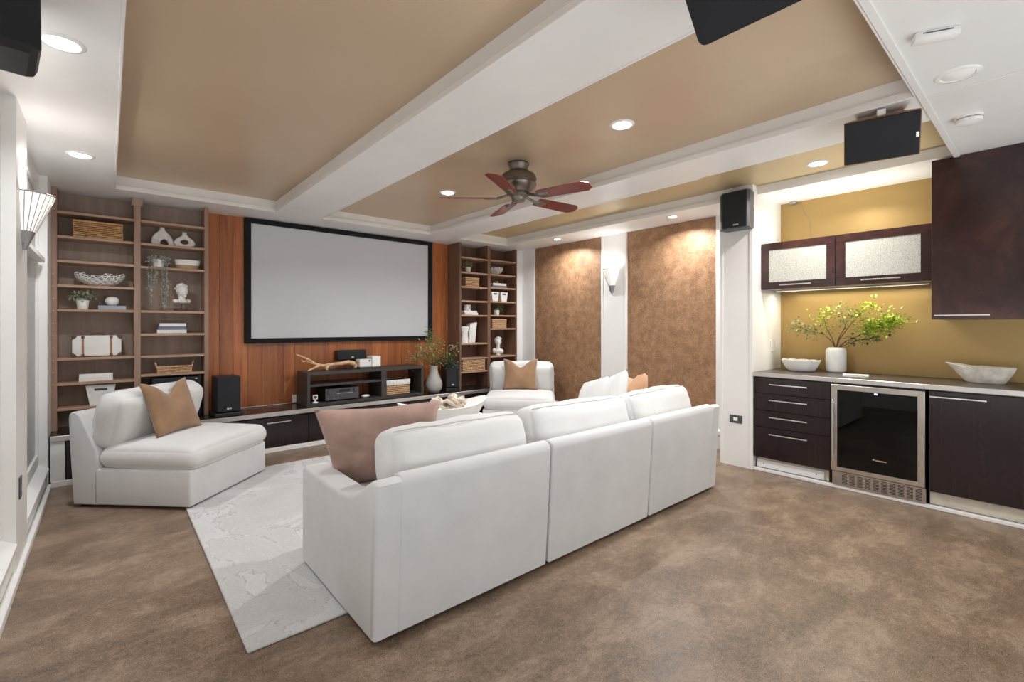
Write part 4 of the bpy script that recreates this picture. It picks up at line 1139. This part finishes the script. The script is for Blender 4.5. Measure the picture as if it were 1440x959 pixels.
ob = MB().prism([(-0.055, 0), (0.05, 0), (0.085, 0.31), (-0.035, 0.29), (-0.055, 0.2)], 'Y', -0.05, 0.05, 0.006).build('block_bookend', 'plaster', None, smooth=40, loc=(4.15, 5.78, S3(5)))
tag(ob, 'taller white slanted block bookend behind the torso', 'sculpture')
basket('wide woven basket on the bottom shelf above the right speaker', 3.925, 4.33, 5.76, 0.20, S3(7), 0.165, 8, 7, 'wicker_pale')
coral_bowl('white pierced coral bowl at the top of the right bookcase', (4.60, 5.78, S4(1)+0.004), 0.165, 0.10, 0.112, 7)
book('grey book under the white book and gold knot', 4.50, 4.80, 5.70, 5.86, S4(2), 0.034, 'grey_book')
book('white book carrying the small gold knot', 4.52, 4.79, 5.70, 5.85, S4(2)+0.0342, 0.036, 'paper')
kt = MB()
pts = [((0.02+0.011*math.cos(3*q))*math.cos(2*q), (0.02+0.011*math.cos(3*q))*math.sin(2*q), 0.018+0.010*math.sin(3*q)) for q in [i*2*math.pi/48 for i in range(49)]]
kt.tube(pts, 0.0075, 7)
tag(kt.build('gold_knot', 'brass', None, smooth=180, loc=(4.64, 5.76, S4(2)+0.0705)), 'small gold knot ornament on the books in the right bookcase', 'ornament')
for k, (x, lab) in enumerate(((4.545, 'white tapered bin with dark slot next to the centre upright'), (4.725, 'white tapered bin with dark slot towards the copper wall'))):
    b_ = thing('storage_bin', lab, 'storage bin', (x, 5.74, S4(3)), 0, 'pair of white bins')
    MB().prism([(-0.05, 0), (0.05, 0), (0.075, 0.145), (0.067, 0.145), (0.044, 0.006), (-0.044, 0.006), (-0.067, 0.145), (-0.075, 0.145)], 'Y', -0.055, 0.055).prism([(-0.05, 0), (0.05, 0), (0.075, 0.145), (-0.075, 0.145)], 'Y', -0.063, -0.055).prism([(-0.05, 0), (0.05, 0), (0.075, 0.145), (-0.075, 0.145)], 'Y', 0.055, 0.063).build('body', 'white_matte', b_)
    MB().box(-0.035, 0.035, -0.0655, -0.0628, 0.103, 0.125, 0.001).build('slot', 'charcoal', b_)
potted('small white potted plant with dark green leaves above the woven box', 4.62, 5.74, S4(4), 0.048, 0.080, 0.10, 0.078, 'leaf_dark', 9, 110, 0.04, 0.022, 0.03)
basket('small woven box on the shelf above the right bust', 4.48, 4.76, 5.75, 0.17, S4(5), 0.135, 8, 5, 'wicker_pale')
bust('bust', 'white plaster bust with curly hair on the right bookcase', (4.66, 5.75, S4(6)), -35, 1.12, False)

# --- media unit on the console
mu = thing('media_unit', 'open dark grey media shelf unit on the console', 'shelf unit', (2.45, 5.70, 0.4305))
L = (-2.45, -5.70, -0.4305); Y0, Y1 = 5.53, 5.90
z0, z1 = 0.4305, 0.822
MB().box(1.706, 3.20, Y0, Y1, z1-0.034, z1, 0.0015).build('top', 'grey_dark', mu, loc=L)
MB().box(1.706, 3.20, Y0, Y1, z0, z0+0.034, 0.0015).build('bottom', 'grey_dark', mu, loc=L)
for (a, b_) in ((1.706, 1.74), (2.60, 2.634), (2.634, 2.668), (3.166, 3.20)):
    MB().box(a, b_, Y0, Y1, z0+0.034, z1-0.034, 0.0015).build('side_panel', 'grey_dark', mu, loc=L)
MB().box(1.74, 2.60, Y0+0.01, Y1, 0.655, 0.680, 0.0015).build('shelf', 'grey_dark', mu, loc=L)
ZI = z0+0.0345
av = thing('av_receiver', 'black receiver with two knobs in the media unit', 'receiver', (2.12, 5.70, ZI))
MB().box(-0.20, 0.20, -0.13, 0.15, 0.012, 0.150, 0.003).build('body', 'black', av)
MB().box(-0.20, 0.20, -0.138, -0.1302, 0.014, 0.148, 0.002).build('front_panel', 'charcoal', av)
MB().box(-0.07, 0.125, -0.141, -0.1385, 0.085, 0.091).build('tray_line', 'chrome', av)
MB().box(-0.04, 0.09, -0.1405, -0.1385, 0.105, 0.135).build('display', 'black', av)
for x in (-0.155, 0.16):
    MB().lathe([(0, 0), (0.024, 0), (0.022, 0.014), (0, 0.015)], n=24, mat=T(x, -0.138, 0.112) @ RX(90)).build('knob', 'charcoal', av, smooth=40)
for x in (-0.17, -0.10, -0.05): MB().lathe([(0, 0), (0.007, 0), (0.006, 0.005), (0, 0.005)], n=12, mat=T(x, -0.138, 0.035) @ RX(90)).build('button', 'grey_metal', av)
for sx in (-1, 1):
    for y in (-0.1, 0.12): MB().lathe([(0, 0), (0.018, 0), (0.018, 0.012), (0, 0.012)], (sx*0.16, y, 0), 12).build('foot', 'black', av)
wg = thing('camera_gadget', 'small white desk camera on a round foot beside the receiver', 'camera', (1.815, 5.60, ZI))
MB().lathe([(0, 0), (0.035, 0), (0.034, 0.008), (0.012, 0.014), (0.009, 0.04), (0, 0.04)], n=20).build('foot', 'white_gloss', wg, smooth=40)
MB().box(-0.028, 0.028, -0.016, 0.014, 0.035, 0.092, 0.008, 2).build('body', 'white_gloss', wg, smooth=40)
MB().lathe([(0, 0), (0.018, 0), (0.016, 0.006), (0, 0.004)], n=20, mat=T(0, -0.016, 0.066) @ RX(90)).build('lens', 'charcoal', wg, smooth=40)
md = thing('mouse', 'small white rounded remote puck beside the receiver', 'remote', (2.43, 5.62, ZI))
MB().ball((0, 0, 0.0182), 0.05, 2, (1.1, 0.7, 0.36)).build('body', 'white_gloss', md, smooth=180)
# driftwood
m = MB(); 
def br(pts, r0, r1):
    P = [Vector(p) for p in pts]; q = []
    for a, b_ in zip(P, P[1:]):
        for k in range(4): q.append(a.lerp(b_, k/4) + Vector((noise.noise(a*9+Vector((k, 0, 0))), noise.noise(a*7+Vector((0, k, 0))), noise.noise(a*8+Vector((0, 0, k)))))*0.006)
    q.append(P[-1]); m.tube(q, r0, 8, r1)
br([(0.36, 0, 0.06), (0.28, -.01, 0.085), (0.18, -.02, 0.075), (0.08, 0, 0.065), (-0.02, .01, 0.055), (-0.10, 0, 0.075), (-0.18, .01, 0.13), (-0.26, 0, 0.175), (-0.33, -.01, 0.20)], 0.030, 0.007)
br([(0.36, 0, 0.06), (0.37, -.02, 0.03), (0.35, -.03, 0.012)], 0.026, 0.012)
br([(0.05, 0, 0.06), (-0.01, -.05, 0.035), (0.0, -.07, 0.012)], 0.022, 0.012)
br([(-0.06, 0, 0.065), (-0.15, -.05, 0.035), (-0.22, -.06, 0.012)], 0.018, 0.007)
br([(-0.13, 0, 0.085), (-0.21, .03, 0.12), (-0.25, .02, 0.115), (-0.27, .0, 0.14)], 0.012, 0.006)
br([(0.22, -.01, 0.07), (0.15, .05, 0.045), (0.12, .07, 0.012)], 0.02, 0.010)
dw = m.build('driftwood', 'driftwood', None, smooth=180, loc=(1.965, 5.70, 0.8225))
tag(dw, 'twisted pale driftwood branch lying on the media unit', 'driftwood')
pj = thing('white_box', 'white box on a dark base in front of the centre speaker', 'box', (2.49, 5.68, 0.8225), -2)
MB().box(-0.13, 0.13, -0.085, 0.085, 0.0, 0.022, 0.003).build('base', 'charcoal', pj)
MB().box(-0.13, 0.02, -0.06, 0.085, 0.022, 0.112, 0.003).build('rear_block', 'white_matte', pj)
MB().box(0.021, 0.13, -0.086, 0.085, 0.022, 0.150, 0.003).build('front_block', 'white_gloss', pj)
MB().lathe([(0, 0), (0.010, 0), (0.009, 0.002), (0, 0.002)], n=12, mat=T(-0.005, -0.060, 0.095) @ RX(90)).build('button', 'black', pj)
basket('seagrass basket with scalloped white lining and leather handles in the media unit', 2.70, 3.02, 5.70, 0.22, ZI, 0.185, 8, 6, 'wicker_pale', handles='brown_leather', lining='white_matte', group=None)
# bulb vase with eucalyptus
gv = MB().lathe([(0, 0), (0.05, 0), (0.075, 0.012), (0.105, 0.05), (0.118, 0.105), (0.112, 0.155), (0.085, 0.215), (0.062, 0.27), (0.053, 0.32), (0.055, 0.375), (0.049, 0.375), (0.046, 0.32), (0, 0.25)], n=36).build('bulb_vase', 'grey_ceramic', None, smooth=60, loc=(3.42, 5.63, 0.4305))
tag(gv, 'glossy grey bulb vase on the console', 'vase')
def branches(name, label, base, arms, twig, seed, nper=26, ll=0.03, lw=0.018):
    """arms: list of (polyline, leaf material, leaf spread, leaf count)"""
    t = thing(name, label, 'branches', base); random.seed(seed)
    for pts, lm, spread, n_ in arms:
        st = MB(); st.tube(pts, 0.0045, 6, 0.0015); sm = st.build('stem', twig, t)
        P = [Vector(p) for p in pts]; m = MB()
        segs = list(zip(P, P[1:]))[-2:] if len(P) > 2 else list(zip(P, P[1:]))
        for k in range(n_):
            a, b_ = random.choice(segs); c_ = a.lerp(b_, random.random()**0.7)
            off = Vector((random.gauss(0, 1)*spread[0], random.gauss(0, 1)*spread[1], random.gauss(0, 1)*spread[2]))
            p = c_ + off
            if k % 5 == 0: m.tube([c_, p], 0.0012, 4)
            m.leaf(p, (random.uniform(-1, 1), random.uniform(-1, 1), random.uniform(-.6, .8)), ll*random.uniform(.7, 1.3), lw*random.uniform(.7, 1.3))
        m.build('foliage', lm, sm)
    return t
branches('eucalyptus_branches', 'spray of olive green branches in the grey bulb vase', (3.42, 5.63, 0.73), [
    ([(0, 0, 0), (0, 0, 0.1), (-0.14, 0, 0.25), (-0.25, 0, 0.36)], 'leaf_mid', (0.05, 0.04, 0.05), 80),
    ([(0, 0, 0), (-0.01, 0, 0.1), (-0.06, 0, 0.32), (-0.08, .02, 0.45), (-0.05, .02, 0.56)], 'leaf_mid', (0.04, 0.03, 0.05), 90),
    ([(0, 0, 0), (0.01, 0, 0.1), (0.03, .02, 0.28), (0.08, .02, 0.42)], 'leaf_mid', (0.08, 0.05, 0.06), 120),
    ([(0, 0, 0), (-0.02, .03, 0.1), (-0.20, .03, 0.20), (-0.33, .03, 0.17)], 'leaf_mid', (0.05, 0.03, 0.05), 80),
    ([(0, 0, 0), (0.02, 0, 0.1), (0.16, -.05, 0.22), (0.29, -.10, 0.32)], 'leaf_mid', (0.045, 0.03, 0.04), 80),
    ([(0, 0, 0), (0.03, 0, 0.1), (0.14, -.09, 0.17), (0.22, -.14, 0.12)], 'leaf_dark', (0.05, 0.03, 0.04), 90)], 'stem', 4, ll=0.046, lw=0.026)
# --- bar counter objects
b = bmesh.new(); n_ = 40; rings = []
def sc_r(i, t, inset):
    a = 2*math.pi*i/n_
    lob = 1 + 0.055*abs(math.sin(a*5))*t
    r_ = (0.55 + 0.45*t**0.55)*lob - inset
    return Vector((0.125*r_*math.cos(a), 0.168*r_*math.sin(a), 0.004 + 0.105*t**1.2 + (0.006*abs(math.sin(a*5)) if t > .95 else 0) + (0.012*(1-t) if inset else 0)))
for inset, order in ((0, [0, .15, .35, .6, .85, 1]), (0.07, [1, .85, .6, .35, .15, 0])):
    for t_ in order: rings.append([b.verts.new(sc_r(i, t_, inset)) for i in range(n_)])
for A, B in zip(rings, rings[1:]):
    for i in range(n_): b.faces.new((A[i], A[(i+1) % n_], B[(i+1) % n_], B[i]))
b.faces.new(rings[0][::-1]); b.faces.new(rings[-1]); bmesh.ops.recalc_face_normals(b, faces=b.faces[:])
m = MB(); m._join(b)
o = m.build('scalloped_bowl', 'white_matte', None, smooth=60, loc=(5.02, 1.60, 0.9165)); o.rotation_euler = (0, 0, R(-16))
tag(o, 'white scalloped bowl on the bar beside the white vase', 'bowl')
vz = MB(); n_ = 36
vz.lathe([(0, 0), (0.062, 0), (0.076, 0.012), (0.081, 0.03), (0.081, 0.20), (0.074, 0.222), (0.055, 0.232), (0.04, 0.234), (0.036, 0.228), (0, 0.19)], n=n_)
o = vz.build('ribbed_vase', 'white_matte', None, smooth=60, loc=(5.14, 1.345, 0.9205)); tag(o, 'white cylindrical vase with green branches on the bar', 'vase')
branches('leafy_branches', 'lime green leafy branches in the white vase on the bar', (5.14, 1.345, 1.13), [
    ([(0, 0, 0), (-0.01, 0.02, 0.09), (-0.02, 0.07, 0.20), (-0.03, 0.09, 0.30), (-0.04, 0.06, 0.38)], 'leaf_bright', (0.03, 0.055, 0.035), 90),
    ([(0, 0, 0), (-0.01, 0.03, 0.08), (-0.03, 0.10, 0.15), (-0.05, 0.22, 0.18), (-0.06, 0.36, 0.235)], 'leaf_mid', (0.03, 0.04, 0.035), 130),
    ([(0, 0, 0), (-0.01, -0.02, 0.10), (-0.02, -0.08, 0.22), (-0.03, -0.06, 0.30), (-0.04, -0.04, 0.38)], 'leaf_mid', (0.03, 0.05, 0.04), 80),
    ([(0, 0, 0), (-0.01, -0.03, 0.10), (-0.03, -0.13, 0.25), (-0.04, -0.22, 0.36), (-0.04, -0.29, 0.43)], 'leaf_bright', (0.03, 0.035, 0.035), 110),
    ([(0, 0, 0), (-0.01, -0.08, 0.08), (-0.03, -0.22, 0.16), (-0.04, -0.32, 0.23), (-0.05, -0.46, 0.27)], 'leaf_bright', (0.035, 0.055, 0.038), 520),
    ([(0, 0, 0), (-0.02, -0.08, 0.05), (-0.04, -0.20, 0.10), (-0.06, -0.34, 0.13)], 'leaf_dark', (0.03, 0.05, 0.025), 90)], 'stem', 6, ll=0.034, lw=0.020)
bk = book('thin white booklet lying on the bar by the vase', 4.80, 4.93, 1.04, 1.22, 0.9205, 0.014, 'white_gloss', 12, None)
# rough stone bowl
b = bmesh.new(); n_ = 36; rings = []
def rk(i, t, inset):
    a = 2*math.pi*i/n_; r_ = 0.52 + 0.48*t**0.8 - inset
    p = Vector((0.10*r_*math.cos(a), 0.20*r_*math.sin(a), 0.125*t))
    if math.sin(a) < -0.2: p.y *= 0.80 + 0.12*(1-t)
    if math.sin(a) > 0.5: p.y += 0.055*t*t*(math.sin(a)-0.5); p.z += 0.04*t*(math.sin(a)-0.5)
    nn = noise.noise(p*16)
    p += Vector((math.cos(a), math.sin(a), 0.3))*0.010*nn*min(1, t*3)
    if inset: p.z += 0.02*(1-t)
    return p
for inset, order in ((0, [0, .08, .2, .4, .6, .8, .93, 1]), (0.12, [1, .9, .7, .4, .15])):
    for t_ in order: rings.append([b.verts.new(rk(i, t_, inset)) for i in range(n_)])
for A, B in zip(rings, rings[1:]):
    for i in range(n_): b.faces.new((A[i], A[(i+1) % n_], B[(i+1) % n_], B[i]))
b.faces.new(rings[0][::-1]); b.faces.new(rings[-1]); bmesh.ops.recalc_face_normals(b, faces=b.faces[:])
m = MB(); m._join(b)
M['rough_stone'] = plain('rough_white_stone', 'e4ddd0', 0.8, var=0.10, scale=14, bump=0.7, bscale=45)
o = m.build('stone_bowl', 'rough_stone', None, smooth=70, loc=(5.0, 0.35, 0.9205)); o.rotation_euler = (0, 0, R(-8))
tag(o, 'rough white stone bowl on the bar near the dark base cabinet', 'bowl')
# cable along the console
cb_ = MB().tube([(1.07, 5.86, 0.434), (1.12, 5.93, 0.436), (1.3, 5.942, 0.437), (1.5, 5.943, 0.437), (1.65, 5.943, 0.437)], 0.0035, 6).build('speaker_cable', 'white_gloss', None, smooth=180)
tag(cb_, 'thin white cable running along the veneer from the left speaker', 'cable')
